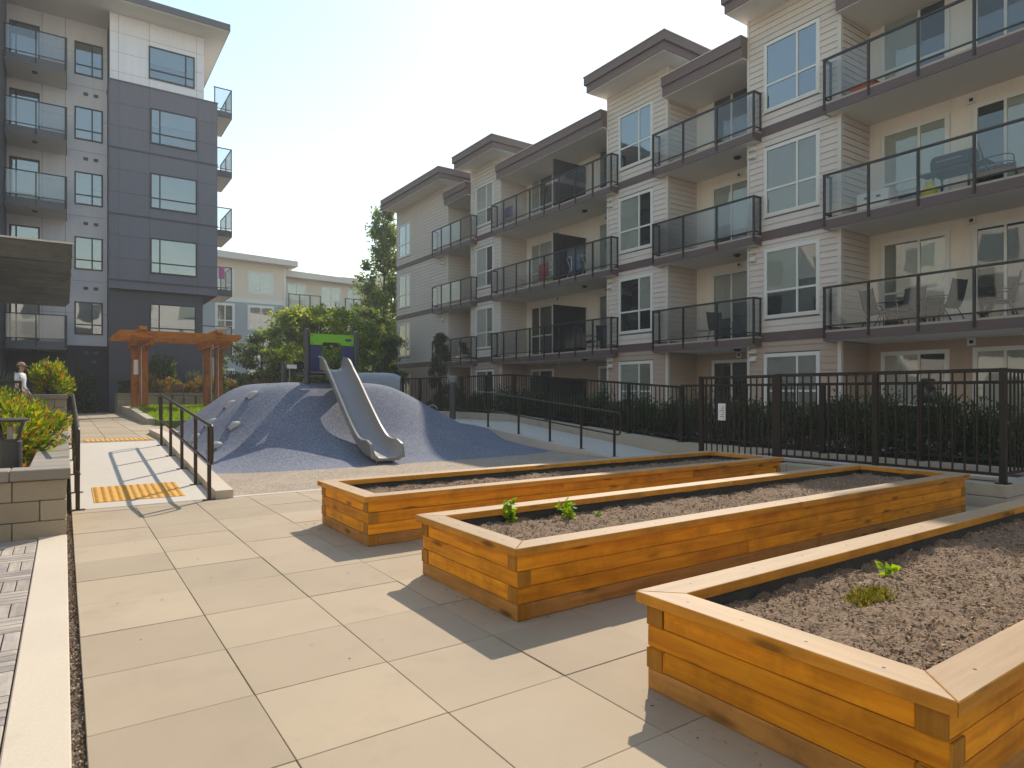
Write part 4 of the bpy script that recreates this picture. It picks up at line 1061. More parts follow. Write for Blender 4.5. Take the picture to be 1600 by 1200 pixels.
# slatted entry canopy on the left
cn = thing('entry_canopy', 'grey timber slatted entry canopy jutting in at the left edge', 'canopy', (-4, 13, .4))
for k in range(7):
    y = 10.45 + k * .88
    m = MB().prism([(-5.5, 3.02), (.02, 3.02), (.09, 3.10), (.09, 3.26), (-5.5, 3.26)], lambda p, q, t: (p, t, q), y - .05, y + .05); m.build('fin', 'canopy_wood', cn)
    MB().box(-5.5, .11, y - .07, y + .07, 3.262, 3.285).build('flashing', 'trim_pale', cn)
for x in (-1.0, -3.2, -5.2): MB().box(x - .06, x + .06, 10.3, 15.9, 3.29, 3.42).build('cross_beam', 'canopy_wood', cn)
for (x, y) in ((-3.2, 10.9), (-3.2, 15.3), (-5.2, 10.9), (-5.2, 15.3)): MB().box(x - .09, x + .09, y - .09, y + .09, -.1, 3.29).build('post', 'canopy_wood', cn)

# ---------------------------------------------------------------- lawn and pergola
LZ = .76
def lawn_z(y): return LZ if y > 26 else .56 + (LZ - .56) * max(0, y - 19.5) / 6.5
b = MB()
for y0, y1 in ((19.5, 26), (26, 30.38)):
    b.hexa([(2.06, y0, -.1), (9.5, y0, -.1), (9.5, y1, -.1), (2.06, y1, -.1)], [(2.06, y0, lawn_z(y0)), (9.5, y0, lawn_z(y0)), (9.5, y1, lawn_z(y1)), (2.06, y1, lawn_z(y1))])
b.build('lawn', 'lawn_soil', kind='structure')
b = MB(); ys = lin(20.3, 30.38, 8)
for y0, y1 in zip(ys, ys[1:]):
    b.hexa([(1.86, y0, .2), (2.06, y0, .2), (2.06, y1 - .008, .2), (1.86, y1 - .008, .2)], [(1.86, y0, lawn_z(y0) + .015), (2.06, y0, lawn_z(y0) + .015), (2.06, y1 - .008, lawn_z(y1) + .015), (1.86, y1 - .008, lawn_z(y1) + .015)])
b.build('lawn_kerb', 'kerb_concrete', kind='structure')
rng = np.random.default_rng(21)
n = 26000; P = np.stack([rng.uniform(2.08, 6.5, n), rng.uniform(19.6, 30.3, n), np.full(n, LZ - .01)], 1); P[:, 2] = [lawn_z(q) - .01 for q in P[:, 1]]
gs = leaves('grass', 'grass_blade', None, P, .10, .014, rng, up=2.6, kind='stuff'); tag(gs, 'bright green lawn behind the handrail, under the pergola', 'grass')
PG = thing('pergola', 'orange stained timber pergola on the lawn behind the mound', 'pergola', (3.4, 26.4, LZ))
py = 26.4
for (x, y, w, h) in ((2.05, py + .16, .20, .22), (2.31, py - .06, .28, .24), (4.40, py - .02, .27, .24), (4.78, py - .02, .27, .24)):
    MB().box(x - w / 2, x + w / 2, y - h / 2, y + h / 2, LZ, 3.16).build('post', 'pergola_z', PG, bevel=.008)
    MB().box(x - w / 2 - .03, x + w / 2 + .03, y - h / 2 - .03, y + h / 2 + .03, LZ - .05, LZ + .05).build('footing', 'concrete', PG)
for x in (1.97, 2.46, 4.29, 4.90):
    MB().prism([(24.95, 3.16), (25.15, 2.92), (27.65, 2.92), (27.85, 3.16)], lambda p, q, t: (t, p, q), x - .045, x + .045).build('bracket_beam', 'pergola_y', PG)
for y in (25.35, 26.4, 27.4):
    MB().prism([(1.42, 3.165), (5.22, 3.165), (5.36, 3.30), (5.36, 3.42), (1.56, 3.42), (1.30, 3.20)], lambda p, q, t: (p, t, q), y - .05, y + .05).build('main_beam', 'pergola_x', PG)
for x in (2.2, 4.6):
    MB().prism([(25.0, 3.425), (27.8, 3.425), (27.7, 3.56), (25.1, 3.56)], lambda p, q, t: (t, p, q), x - .11, x + .11).build('rafter', 'pergola_y', PG)
MB().box(2.02, 2.16, py - .02 + .05, py + .055, 1.95, 2.47).build('notice', 'paper', PG)
for x in (2.30, 4.55, 4.80):
    MB().tube(smoothpath([(x + .10, 25.6, 3.0), (x - .02, py - .19, 2.93), (x - .06, py - .19, 2.75), (x - .05, py - .19, LZ + .1)], 4), .012, 6).build('cable', 'wire', PG, smooth=True)
def stool_table(label, x, y, h, r, nm='stool'):
    t = thing(nm, label, nm, (x, y, LZ)); MB().lathe(x, y, [(r, LZ + h - .05), (r, LZ + h), (r * .9, LZ + h + .005)], 18).build('top', 'table_wood', t, smooth=40)
    MB().lathe(x, y, [(.16, LZ - .01), (.16, LZ + .02), (.045, LZ + .05), (.045, LZ + h - .05)], 12).build('pedestal', 'table_wood', t, smooth=40); return t
stool_table('round brown stool left of the folding chair under the pergola', 3.05, 28.6, .46, .2)
stool_table('low round brown side table right of the folding chair under the pergola', 4.35, 28.7, .45, .33, 'table')
fc = thing('folding_chair', 'brown folding chair between stool and table under the pergola', 'chair', (3.7, 28.7, LZ))
for s in (-.22, .22):
    MB().bar((3.7 + s, 28.45, LZ), (3.7 + s, 28.95, LZ + .92), .035).build('leg', 'table_wood', fc); MB().bar((3.7 + s * .9, 28.95, LZ), (3.7 + s * .9, 28.5, LZ + .45), .035).build('leg', 'table_wood', fc)
MB().box(3.47, 3.93, 28.45, 28.85, LZ + .43, LZ + .46).build('seat', 'table_wood', fc, bevel=.008); MB().box(3.47, 3.93, 28.83, 28.90, LZ + .65, LZ + .88).build('backrest', 'table_wood', fc, bevel=.008)

# ---------------------------------------------------------------- building beyond the trees
BB = thing('apartment_building', 'low cream and slate blue sided apartment block seen beyond the trees', 'building', (17, 63, 0))
yb = 62.8
MB().box(9.5, 17.2, yb, 80, -.1, 9.75).build('lower_wall', 'blue_siding', BB)
MB().box(9.5, 17.2, yb + .02, 80, 9.75, 13.3).build('upper_wall', 'cream_siding', BB)
MB().box(17.2, 27.0, yb + 1.2, 80, -.1, 9.2).build('lower_wall', 'blue_siding', BB); MB().box(17.2, 27.0, yb + 1.21, 80, 9.2, 12.4).build('upper_wall', 'cream_siding', BB)
MB().box(9.5, 17.24, yb - .03, yb + .03, 9.55, 9.95).build('belt_band', 'frame_white', BB)
MB().box(17.06, 17.25, yb - .04, yb + .02, 0, 13.2).build('corner_trim', 'frame_white', BB)
F1, F2 = Face('y', yb, -1), Face('y', yb + 1.2, -1)
for z0, m_ in ((9.96, 'cream_siding'), (.2, 'blue_siding')):
    lap_boards(BB, F1, 9.5, 17.05, z0, 13.2 if z0 > 5 else 9.5, [], m_, ex=.2)
lap_boards(BB, F2, 17.26, 27, 9.3, 12.3, [], 'cream_siding', ex=.2); lap_boards(BB, F2, 17.26, 27, .2, 9.2, [], 'blue_siding', ex=.2)
r_ = MB().hexa([(9, yb - 1.0, 13.35), (18.1, yb - 1.0, 13.15), (18.1, 81, 13.15), (9, 81, 13.35)], [(9, yb - 1.0, 13.95), (18.1, yb - 1.0, 13.65), (18.1, 81, 13.65), (9, 81, 13.95)]).build('roof', 'trim_pale', BB)
r_ = MB().hexa([(17.3, yb + .1, 12.35), (24.6, yb + .1, 12.2), (24.6, 81, 12.2), (17.3, 81, 12.35)], [(17.3, yb + .1, 12.95), (24.6, yb + .1, 12.72), (24.6, 81, 12.72), (17.3, 81, 12.95)]).build('roof', 'trim_pale', BB)
MB().box(24.6, 27.3, yb + .5, 80, 11.9, 12.5).build('parapet', 'trim_pale', BB); MB().box(24.9, 26.6, yb + 6, yb + 9, 12.5, 13.9).build('roof_plant', 'roof_grey', BB)
MB().box(26.9, 27.5, yb - .4, 75, 0, 13.6).build('end_wall', 'cream_siding', BB)
for z0, z1 in ((10.45, 12.35), (7.2, 9.25), (4.4, 6.5), (1.5, 3.4)):
    for a, c in ((11.2, 12.6), (13.95, 16.05)):
        window(BB, F1, a, c, z0, z1, vb=(.5,), hb=(.30,), blind=random.choice(['curtain', 'room_dark', 'blind_pale']), gl='window_sky_glass', trim=.12, fw=.09, depth=.08)
for a, c in ((17.7, 19.5), (21.0, 23.0), (23.7, 24.9)):
    for z0, z1 in ((9.75, 11.9), (6.5, 8.6)):
        window(BB, F2, a, c, z0, z1, vb=(.5,), hb=(.30,), blind=random.choice(['curtain', 'room_dark', 'blind_pale']), gl='window_sky_glass', trim=.1, fw=.09, depth=.08)
for a, c, mm in ((17.4, 20.5, 'frosted_glass'), (22.9, 25.6, 'balcony_glass')):
    s = MB().box(a, c, yb - .3, yb + 1.18, 9.2, 9.45).build('balcony', 'soffit', BB)
    for x in lin(a + .05, c - .05, 4): MB().box(x - .05, x + .05, yb - .34, yb - .26, 9.2, 10.6).build('post', 'bronze_metal', s)
    MB().box(a, c, yb - .34, yb - .26, 10.6, 10.68).build('top_rail', 'bronze_metal', s); MB().box(a + .1, c - .1, yb - .31, yb - .29, 9.55, 10.59).build('glass_panel', mm, s)

# ---------------------------------------------------------------- trees and shrubs
rng = np.random.default_rng(5)
def tree(name, label, x, y, z0, ztop, rad, zlow, m, nclump, nleaf, L, group='trees between the buildings', shape='round', trunk=.14):
    t = thing(name, label, 'tree', (x, y, z0), group)
    H = ztop - z0
    b = MB(); b.tube(smoothpath([(x, y, z0 - .1), (x + .06, y, z0 + H * .25), (x - .05, y + .05, z0 + H * .5), (x, y, z0 + H * .88)], 4), [trunk * (1 - .8 * i / 12) for i in range(13)], 8)
    C = []
    while len(C) < nclump:
        f = rng.random(); zz = zlow + (ztop - zlow) * f
        if shape == 'column': rr = rad * (1.0 - .78 * f ** 1.5) * (.65 + .35 * min(1, f * 6))
        else: rr = rad * math.sqrt(max(.02, 1 - (2 * f - .85) ** 2 / 1.4))
        a = rng.uniform(0, 6.28); q = rr * math.sqrt(rng.uniform(.12, 1.1)) * rng.choice([1, 1, 1, 1.18])
        C.append((x + q * math.cos(a), y + q * math.sin(a), zz))
    for c in C[::4]:
        zb = z0 + (c[2] - z0) * (.75 if shape != 'column' else .8); k = min(1, max(0, (zb - z0) / H))
        b.tube([(x, y, min(zb, z0 + H * .8)), ((x + c[0]) / 2, (y + c[1]) / 2, (zb + c[2]) / 2 + .05), c], [.035, .022, .008], 5)
    b.build('trunk', 'bark', t, smooth=True)
    P = []
    for c in C:
        s = rng.uniform(.4, 1.3) * rad * (.22 if shape != 'column' else .24)
        P.append(blob_points(c, (s * 1.25, s * 1.25, s * .6 if shape != 'column' else s * 1.35), int(nleaf * rng.uniform(.4, 1.2)), rng, .05))
    P = np.concatenate(P)
    leaves('crown', m, t, P, L, L * .62, rng, up=-.25)
    return t
tree('tree', 'broad yellow green maple behind the slide panel', 10.3, 31.4, .3, 5.45, 2.65, 1.2, 'leaf_maple', 100, 300, .17)
tree('tree', 'lower rounded tree left of the maple, in front of the slate blue house', 8.35, 34.6, .3, 4.2, 1.75, .6, 'leaf_mid', 55, 260, .15)
tree('poplar_tree', 'tall narrow poplar rising beside the far end of the taupe block', 17.1, 39.4, 0, 13.2, 2.0, 1.0, 'leaf_poplar', 150, 200, .20, shape='column')
tree('tree', 'leafy green tree at the foot of the poplar', 13.6, 34.6, 0, 5.8, 2.3, .8, 'leaf_poplar', 80, 260, .17)
tree('tree', 'dense dark tree filling the gap behind the navy panel', 11.3, 36.5, 0, 5.2, 2.4, .5, 'leaf_mid', 80, 260, .17)
tree('evergreen', 'slim dark evergreen close to the end wall of the taupe block', 12.9, 29.3, .2, 3.9, .75, .5, 'leaf_dark', 40, 420, .085, 'evergreens by the far fence', 'column', .06)
tree('evergreen', 'slim dark evergreen standing in front of a second floor balcony', 13.45, 25.0, .2, 3.75, .72, .4, 'leaf_dark', 40, 420, .085, 'evergreens by the far fence', 'column', .06)
def shrub(label, x, y, z0, rx, ry, h, m, n, L, W=.4, name='shrub', group=None, up=.5, spiky=0, clumps=14):
    t = thing(name, label, 'shrub', (x, y, z0), group)
    b = MB(); P = []; D = []
    for k in range(clumps):
        a = rng.uniform(0, 6.28); q = math.sqrt(rng.random()) * .78; hz = rng.uniform(.08, .95) * (1 - .35 * q * q)
        c = (x + rx * q * math.cos(a), y + ry * q * math.sin(a), z0 + h * hz)
        b.tube([(x + rx * .2 * q * math.cos(a), y + ry * .2 * q * math.sin(a), z0 - .03), ((x + c[0]) / 2, (y + c[1]) / 2, z0 + h * hz * .55), c], [.012, .009, .004], 5)
        kf = rng.uniform(.7, 1.35); pp = blob_points(c, (rx * .34 * kf, ry * .34 * kf, h * .26 * kf), n // clumps, rng, .1)
        pp[:, 2] = np.maximum(pp[:, 2], z0 + .01); P.append(pp)
        d = pp - np.array([x, y, z0 + h * .25]); D.append(d / (np.linalg.norm(d, axis=1, keepdims=True) + 1e-6))
    b.build('stems', 'bark', t)
    leaves('foliage', m, t, np.concatenate(P), L, L * W, rng, dirs=np.concatenate(D) * (.9 + spiky) + np.array([0, 0, up]))
    return t
G = 'yellow green shrubs in the left planters'
shrub('large yellow green shrub with orange tips just behind the bollard lamp', -.62, 9.55, .48, .52, .62, .62, 'leaf_nandina', 5200, .075, .34, group=G, clumps=34)
shrub('orange tipped shrub spilling over the planter cap beside the handrail', -.42, 10.9, .48, .48, .75, .66, 'leaf_nandina', 5200, .075, .34, group=G, clumps=34)
shrub('yellow green shrub at the left edge, above the bollard lamp', -1.05, 11.9, .48, .6, .7, .82, 'leaf_nandina', 5200, .075, .34, group=G, clumps=34)
shrub('yellow green shrub below the brown guard rail', -.72, 13.6, .48, .55, .8, .72, 'leaf_nandina', 4600, .075, .34, group=G, clumps=30)
shrub('low yellow shrub at the back of the ramp side planter', -.95, 15.4, .48, .5, .6, .78, 'leaf_nandina', 3200, .075, .34, group=G, clumps=24)
shrub('bright yellow and orange shrub on the taller block wall', -.22, 18.0, 1.2, .40, .7, .74, 'leaf_nandina', 5200, .085, .34, group=G, clumps=34)
shrub('grey green lavender like shrub at the far left behind the person', -2.15, 28.5, .45, 1.2, .8, 1.75, 'leaf_grey', 3400, .22, .12, up=1.8, clumps=24)
shrub('dark leafy shrub by the charcoal ground floor door', .55, 32.6, .45, .75, .6, 1.75, 'leaf_dark', 2600, .16, .45, clumps=24)
for k in range(9):
    x = 2.25 + k * .72
    shrub('orange tipped shrub on the long planter, %s in the row from the left' % ['first', 'second', 'third', 'fourth', 'fifth', 'sixth', 'seventh', 'eighth', 'ninth'][k], x, 31.1 + .1 * (k % 2), 1.22, .5, .45, .62 + .08 * ((k * 5) % 3),
          'leaf_dark' if k == 0 else 'leaf_orange', 1300, .11, .34, group='orange tipped shrubs along the long planter', clumps=16)
shrub('light leafed camellia like bush rising behind the left pergola post', 3.55, 31.9, 1.2, .55, .45, 1.6, 'leaf_mid', 1500, .16, .5, clumps=20)
shrub('silvery tufted bush in front of the charcoal wall', 5.0, 32.0, 1.2, .7, .4, .95, 'leaf_grey', 1300, .2, .14, up=1.6, clumps=16)
shrub('dark round bush right of the pergola', 7.1, 32.2, 1.2, .6, .5, 1.0, 'leaf_mid', 1500, .12, .5, clumps=20)
shrub('green climber on the right pergola post', 5.0, 26.75, LZ, .2, .2, 2.2, 'leaf_mid', 520, .12, .6, clumps=18, name='climbing_vine')
# hedge of separate evergreens behind the fences
yy = [3.6, 4.75, 5.9, 7.05, 8.2, 9.35, 10.5, 11.7, 12.9, 14.2, 15.6, 17.1, 18.6, 20.2]
words = ['nearest', 'second', 'third', 'fourth', 'fifth', 'sixth', 'seventh', 'eighth', 'ninth', 'tenth', 'eleventh', 'twelfth', 'thirteenth', 'farthest']
for k, y in enumerate(yy):
    shrub('dark evergreen hedge shrub behind the black fence, %s from the right' % words[k], 11.6 + .1 * (k % 2), y, .16, .74, .76, .92 + .10 * ((k * 7) % 3) - (.0 if k < 9 else -.15), 'leaf_dark', 6200, .07, .42, group='evergreen shrubs behind the fence', clumps=60, up=.3)
P = np.stack([rng.uniform(-1.6, -.28, 700), rng.uniform(7.6, 9.6, 700), np.full(700, .515)], 1)
rl = leaves('fallen_leaves', 'leaf_orange', w1, P, .05, .03, rng, kind='stuff')

# ---------------------------------------------------------------- things on the balconies
def patio_chair(label, x, y, z, rz, sling='sling_grey', fm='bronze_metal'):
    t = thing('patio_chair', label, 'chair', (0, 0, 0), 'patio chairs on the balconies')
    for s in (-.26, .26):
        MB().tube(smoothpath([(s, -.28, 0), (s, -.25, .42), (s, .18, .40), (s, .36, 1.0)], 4), .014, 6).build('side_frame', fm, t, smooth=True, world=False)
        MB().tube([(s, .12, .40), (s, .34, 0)], .014, 6).build('leg', fm, t, smooth=True, world=False)
        MB().tube(smoothpath([(s, -.26, .40), (s * 1.06, -.24, .60), (s * 1.06, -.05, .64), (s, .26, .62)], 4), .013, 6).build('arm', fm, t, smooth=True, world=False)
    MB().hexa([(-.25, -.26, .40), (.25, -.26, .40), (.25, .18, .385), (-.25, .18, .385)], [(-.25, -.26, .415), (.25, -.26, .415), (.25, .18, .40), (-.25, .18, .40)]).build('seat', sling, t, world=False)
    MB().hexa([(-.25, .18, .40), (.25, .18, .40), (.25, .20, .40), (-.25, .20, .40)], [(-.25, .35, .98), (.25, .35, .98), (.25, .37, .98), (-.25, .37, .98)]).build('backrest', sling, t, world=False)
    t.location = (x, y, z); t.rotation_euler = (0, 0, rz); return t
z2, z3, z4 = FL[1] + .02, FL[2] + .02, FL[3] + .02
patio_chair('reclined grey sling chair in the middle of the lower right balcony', 16.75, 6.75, z2, R(170))
patio_chair('grey patio chair at the left end of the lower right balcony', 16.85, 8.25, z2, R(60))
patio_chair('second grey patio chair beside the small table, lower right balcony', 16.8, 7.6, z2, R(-100))
patio_chair('patio chair nearest the right picture edge, lower right balcony', 16.7, 5.65, z2, R(200), 'cushion_grey')
patio_chair('dark chair on the middle balcony above the beds', 16.95, 13.15, z2, R(-20))
patio_chair('dark bar chair right of the barbecue, upper right balcony', 16.7, 5.65, z3, R(15))
def side_table(label, x, y, z, r=.22, h=.45, m='black_metal', tm=None):
    t = thing('side_table', label, 'table', (x, y, z)); MB().lathe(x, y, [(r, z + h - .02), (r, z + h)], 18).build('top', tm or m, t)
    for k in range(4):
        a = R(45 + 90 * k); MB().tube([(x + r * .95 * math.cos(a), y + r * .95 * math.sin(a), z), (x + r * .6 * math.cos(a), y + r * .6 * math.sin(a), z + h - .02)], .009, 6).build('leg', m, t)
side_table('small dark table between chairs on the lower right balcony', 16.65, 7.95, z2)
side_table('white wire table beside the dark chair on the middle balcony', 16.85, 13.8, z2, .25, .42, 'white_paint')
bq = thing('barbecue', 'black hooded barbecue grill on the upper right balcony', 'barbecue', (16.75, 6.55, z3))
X, Y, Zb = 16.8, 6.55, z3
MB().prism([(-.30, .70), (.30, .70), (.30, .86), (.24, .98), (.08, 1.06), (-.12, 1.04), (-.27, .94), (-.30, .84)], lambda p, q, t: (X + p, Y + t, Zb + q), -.40, .40).build('hood', 'black_metal', bq, bevel=.015)
MB().box(X - .28, X + .28, Y - .40, Y + .40, Zb + .58, Zb + .695).build('firebox', 'black_metal', bq, bevel=.01)
for s in (-1, 1): MB().box(X - .24, X + .24, Y + s * .41, Y + s * .70, Zb + .66, Zb + .69).build('side_shelf', 'grey_plastic', bq, bevel=.005)
for sx in (-.22, .22):
    for sy in (-.36, .36): MB().box(X + sx - .02, X + sx + .02, Y + sy - .02, Y + sy + .02, Zb, Zb + .58).build('leg', 'black_metal', bq)
MB().tube([(X - .33, Y - .25, Zb + .84), (X - .33, Y + .25, Zb + .84)], .014, 8).build('handle', 'grip_plastic', bq)
gt = thing('gas_tank', 'yellow green gas tank under the barbecue', 'gas tank', (16.45, 6.85, z3))
MB().lathe(16.42, 6.92, [(.10, z3), (.16, z3 + .05), (.165, z3 + .22), (.13, z3 + .31), (.05, z3 + .34)], 18).build('cylinder', 'tank_yellow', gt, smooth=50); MB().lathe(16.42, 6.92, [(.09, z3 + .33), (.10, z3 + .42)], 14).build('collar', 'tank_yellow', gt, smooth=50)
st = thing('storage_box', 'white storage box with two black knobs, upper right balcony', 'box', (16.9, 8.3, z3))
MB().box(16.7, 17.2, 7.95, 8.75, z3, z3 + .62).build('chest', 'white_paint', st, bevel=.02)
for y in (8.2, 8.5): MB().lathe(0, 0, [(.05, 0), (.05, .03)], 10).build('knob', 'black_metal', st, world=False).location = (16.68 - 16.9, y - 8.3, .45)
ot = thing('toy_box', 'small orange tub on the topmost right balcony', 'tub', (16.4, 8.35, z4))
MB().hexa([(16.3, 8.15, z4), (16.6, 8.15, z4), (16.6, 8.6, z4), (16.3, 8.6, z4)], [(16.25, 8.1, z4 + .25), (16.65, 8.1, z4 + .25), (16.65, 8.65, z4 + .25), (16.25, 8.65, z4 + .25)]).build('tub', 'orange_plastic', ot); MB().box(16.23, 16.67, 8.08, 8.67, z4 + .25, z4 + .28).build('lid', 'orange_plastic', ot, bevel=.008)
def rack(label, x, y, z, cloths):
    t = thing('drying_rack', label, 'drying rack', (x, y, z))
    for s in (-.45, .45):
        MB().tube([(x - .22, y + s, z), (x + .2, y + s, z + .92)], .01, 6).build('leg', 'white_paint', t); MB().tube([(x + .22, y + s, z), (x - .2, y + s, z + .92)], .01, 6).build('leg', 'white_paint', t)
    for k in range(5): MB().tube([(x - .2 + k * .1, y - .45, z + .92), (x - .2 + k * .1, y + .45, z + .92)], .006, 5).build('bar', 'white_paint', t)
    for (dx, a, b_, h, m_, lab) in cloths:
        c = thing('laundry', lab, 'laundry', (x + dx, y + a, z + .35)); q = MB(); n = 8
        for k in range(n):
            p0 = y + a + (b_ - a) * k / n; p1 = y + a + (b_ - a) * (k + 1) / n; w0 = .025 * (k % 2); w1_ = .025 * ((k + 1) % 2)
            q.hexa([(x + dx + w0, p0, z + .93 - h), (x + dx + .012 + w0, p0, z + .93 - h), (x + dx + .012 + w1_, p1, z + .93 - h), (x + dx + w1_, p1, z + .93 - h)], [(x + dx, p0, z + .935), (x + dx + .012, p0, z + .935), (x + dx + .012, p1, z + .935), (x + dx, p1, z + .935)])
        q.build('cloth', m_, c)
rack('white folding drying rack right of the dark screen, third floor', 16.6, 19.6, z3, [(-.21, -.4, .1, .62, 'cloth_blue', 'navy laundry on the rack beside the third floor screen'), (.0, -.1, .42, .5, 'cloth_white', 'white laundry on the rack beside the third floor screen')])
rack('white drying rack with red laundry left of the dark screen, third floor', 16.65, 21.6, z3, [(-.21, -.35, .35, .66, 'cloth_red', 'red laundry left of the third floor screen')])
rack('white drying rack at the left end of the top floor balcony', 16.6, 24.0, z4, [(-.21, -.2, .4, .45, 'cloth_blue', 'blue laundry on the top floor balcony')])
bx = thing('planter_box', 'green planter tub on the third floor balcony by the rack', 'planter', (16.3, 20.9, z3)); MB().hexa([(16.25, 20.6, z3), (16.5, 20.6, z3), (16.5, 21.1, z3), (16.25, 21.1, z3)], [(16.2, 20.55, z3 + .3), (16.55, 20.55, z3 + .3), (16.55, 21.15, z3 + .3), (16.2, 21.15, z3 + .3)]).build('tub', 'cloth_green', bx)
patio_chair('grey patio chair behind glass right of the dark screen, second floor', 16.8, 19.2, z2, R(30))
patio_chair('grey patio chair near the end of the long second floor balcony', 16.75, 18.2, z2, R(-30))
patio_chair('patio chair on the farthest second floor balcony', 16.8, 28.4, z2, R(20))

# ---------------------------------------------------------------- person
def skin_mesh(name, parent, m, nodes, edges, sub=2, root=0):
    me = bpy.data.meshes.new(name); me.from_pydata([n[:3] for n in nodes], edges, [])
    o = bpy.data.objects.new(name, me); link(o, parent)
    sk = o.modifiers.new('skin', 'SKIN'); ss = o.modifiers.new('sub', 'SUBSURF'); ss.levels = sub; ss.render_levels = sub
    if not me.skin_vertices: 
        bm = bmesh.new(); bm.from_mesh(me); bm.verts.layers.skin.verify(); bm.to_mesh(me); bm.free()
    for i, n in enumerate(nodes):
        r = n[3] if isinstance(n[3], tuple) else (n[3], n[3]); me.skin_vertices[0].data[i].radius = r; me.skin_vertices[0].data[i].use_root = (i == root)
    dg = bpy.context.evaluated_depsgraph_get(); ev = o.evaluated_get(dg); nm = bpy.data.meshes.new_from_object(ev)
    o.modifiers.clear(); o.data = nm; nm.materials.clear(); nm.materials.append(MATS[m])
    nm.polygons.foreach_set('use_smooth', [True] * len(nm.polygons)); return o
pe = thing('person', 'person in a tan cap and white shirt, seen above the left shrubs', 'person', (0, 0, 0))
# local frame: facing +x, z up, feet at 0
nodes = [(0, 0, .93, (.13, .16)), (0, 0, 1.10, (.11, .14)), (.01, 0, 1.28, (.12, .17)), (.0, 0, 1.40, (.08, .13)), (.01, 0, 1.47, .055), (.02, 0, 1.52, .055), (.03, 0, 1.60, (.095, .078)), (.025, 0, 1.69, (.09, .075)),
         (0, .10, .88, .085), (.10, .10, .50, .06), (.0, .10, .10, .042), (.12, .10, .04, .035), (0, -.10, .88, .085), (-.02, -.10, .50, .06), (-.22, -.10, .12, .042), (-.12, -.10, .04, .035),
         (0, .19, 1.38, .055), (-.04, .23, 1.10, .042), (.10, .22, .88, .030), (.15, .21, .81, (.022, .036)), (0, -.19, 1.38, .055), (.02, -.23, 1.10, .042), (.16, -.20, .92, .030), (.21, -.19, .86, (.022, .036))]
edges = [(0, 1), (1, 2), (2, 3), (3, 4), (4, 5), (5, 6), (6, 7), (0, 8), (8, 9), (9, 10), (10, 11), (0, 12), (12, 13), (13, 14), (14, 15), (3, 16), (16, 17), (17, 18), (18, 19), (3, 20), (20, 21), (21, 22), (22, 23)]
for (h, s) in ((19, 1), (23, -1)):
    bx_, by_, bz_ = nodes[h][:3]
    for k, (dx, ln) in enumerate(((.02, .075), (.007, .085), (-.007, .08), (-.02, .065))):
        i = len(nodes); nodes += [(bx_ + .03 + dx * .3, by_ + dx * 1.2, bz_ - .03, .009), (bx_ + .045, by_ + dx * 1.3 - s * .008, bz_ - .03 - ln * .55, .0085), (bx_ + .035, by_ + dx * 1.3 - s * .02, bz_ - .03 - ln, .0075)]
        edges += [(h, i), (i, i + 1), (i + 1, i + 2)]
    i = len(nodes); nodes += [(bx_ + .045, by_ - s * .02, bz_ + .0, .010), (bx_ + .06, by_ - s * .03, bz_ - .035, .009)]; edges += [(h, i), (i, i + 1)]
body = skin_mesh('body', pe, 'skin', nodes, edges)
MB().lathe(0, 0, [(.012, -.02), (.016, 0), (.004, .03)], 10).build('nose', 'skin', pe, smooth=True, world=False).location = (.125, 0, 1.615)
for s in (-1, 1):
    MB().lathe(0, 0, [(.003, -.012), (.011, 0), (.003, .012)], 10).build('eye', 'shoe', pe, smooth=True, world=False).location = (.108, s * .032, 1.645)
    MB().lathe(0, 0, [(.006, -.03), (.014, 0), (.006, .03)], 8).build('ear', 'skin', pe, smooth=True, world=False).location = (.02, s * .083, 1.625)
MB().box(.112, .122, -.022, .022, 1.562, 1.570).build('mouth', 'cloth_red', pe, world=False)
skin_mesh('shirt', pe, 'shirt_white', [(0, 0, .92, (.15, .185)), (0, 0, 1.10, (.135, .165)), (.01, 0, 1.28, (.14, .19)), (0, 0, 1.41, (.095, .14)), (0, .19, 1.385, .07), (-.03, .225, 1.18, .058), (0, -.19, 1.385, .07), (.01, -.225, 1.18, .058)],
          [(0, 1), (1, 2), (2, 3), (3, 4), (4, 5), (3, 6), (6, 7)])
skin_mesh('trousers', pe, 'trouser', [(0, 0, .96, (.14, .17)), (0, .10, .86, .10), (.10, .10, .50, .075), (.0, .10, .10, .06), (0, -.10, .86, .10), (-.02, -.10, .50, .075), (-.22, -.10, .12, .06)], [(0, 1), (1, 2), (2, 3), (0, 4), (4, 5), (5, 6)])
b = MB().lathe(.015, 0, [(.108, 1.675), (.112, 1.70), (.10, 1.75), (.06, 1.785), (.01, 1.795)], 20); b.build('cap', 'cap_tan', pe, smooth=True, world=False)
MB().prism([(.08, -.085), (.15, -.075), (.205, -.03), (.205, .03), (.15, .075), (.08, .085)], lambda p, q, t: (p, q, t - (p - .08) * .15), 1.678, 1.69).build('cap_peak', 'cap_tan', pe, world=False)
MB().lathe(-.015, 0, [(.05, 1.55), (.088, 1.58), (.092, 1.68)], 14).build('hair', 'hair', pe, smooth=True, world=False)
for x, y in ((.06, .10), (-.18, -.10)): MB().box(x - .10, x + .15, y - .045, y + .045, 0, .075).build('shoe', 'shoe', pe, bevel=.02, world=False)
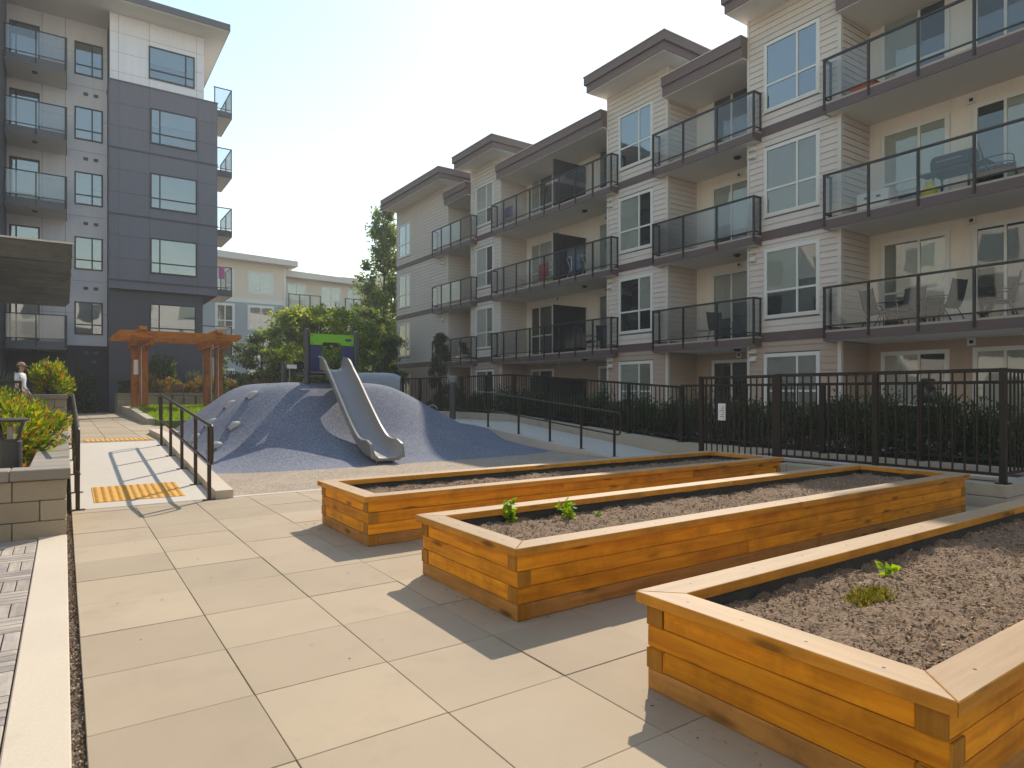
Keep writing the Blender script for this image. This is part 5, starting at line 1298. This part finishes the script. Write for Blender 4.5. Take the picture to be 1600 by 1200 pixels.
pe.location = (-1.10, 25.0, path_z(25.0)); pe.rotation_euler = (0, 0, R(-25))

# ---------------------------------------------------------------- litter on the slabs, screws in the caps
rng = np.random.default_rng(77)
n = 420; P = np.stack([rng.uniform(.1, 8.4, n), rng.uniform(.8, 8.6, n), np.full(n, .004)], 1)
edge = rng.random(n) < .55
for i in np.where(edge)[0]:
    bx0, bx1, by0, by1 = BEDS[rng.integers(3)]
    P[i, :2] = (bx0 - abs(rng.normal()) * .07 - .005, rng.uniform(by0, by1)) if rng.random() < .6 else (rng.uniform(bx0, bx1), by0 - abs(rng.normal()) * .06 - .005)
d = rng.normal(size=P.shape); d[:, 2] *= .05
lt = leaves('litter', 'chips', None, P, .016, .007, rng, dirs=d, kind='stuff', jitter=.8, nrm=(0, 0, 1)); tag(lt, 'bits of bark and grit on the slabs beside the beds', 'litter')
for bed in [o for o in bpy.data.objects if o.name.startswith('raised_bed')]:
    i = min(range(3), key=lambda k: abs((BEDS[k][2] + BEDS[k][3]) / 2 - bed.location.y)); x0, x1, y0, y1 = BEDS[i]
    b = MB(); zt_ = 4 * .0945 + .0481
    for x in lin(x0 + .25, x1 - .25, 13):
        for y in (y0 + .03, y1 - .03): b.lathe(x + random.uniform(-.02, .02), y, [(.006, zt_ - .002), (.006, zt_ + .0006)], 7)
    for y in lin(y0 + .2, y1 - .2, 4): b.lathe(x0 + .03, y, [(.006, zt_ - .002), (.006, zt_ + .0006)], 7)
    b.build('screws', 'black_metal', bed, kind='stuff')

hm, hnt, hb = nmat('haze_air'); hnt.nodes.remove(hb)  # haze volume added to lift and soften the shade
hv = N(hnt, 'ShaderNodeVolumePrincipled'); hv.inputs['Color'].default_value = (.92, .95, 1, 1); hv.inputs['Density'].default_value = .0016; hv.inputs['Anisotropy'].default_value = .2
hnt.links.new(hv.outputs[0], hnt.nodes['Material Output'].inputs['Volume'])
hz_ = MB().box(-310, 310, -310, 310, -1.2, 19.5).build('haze', 'haze_air', kind='stuff'); tag(hz_, 'thin pale haze filling the courtyard air, added to lift the shade', 'haze')
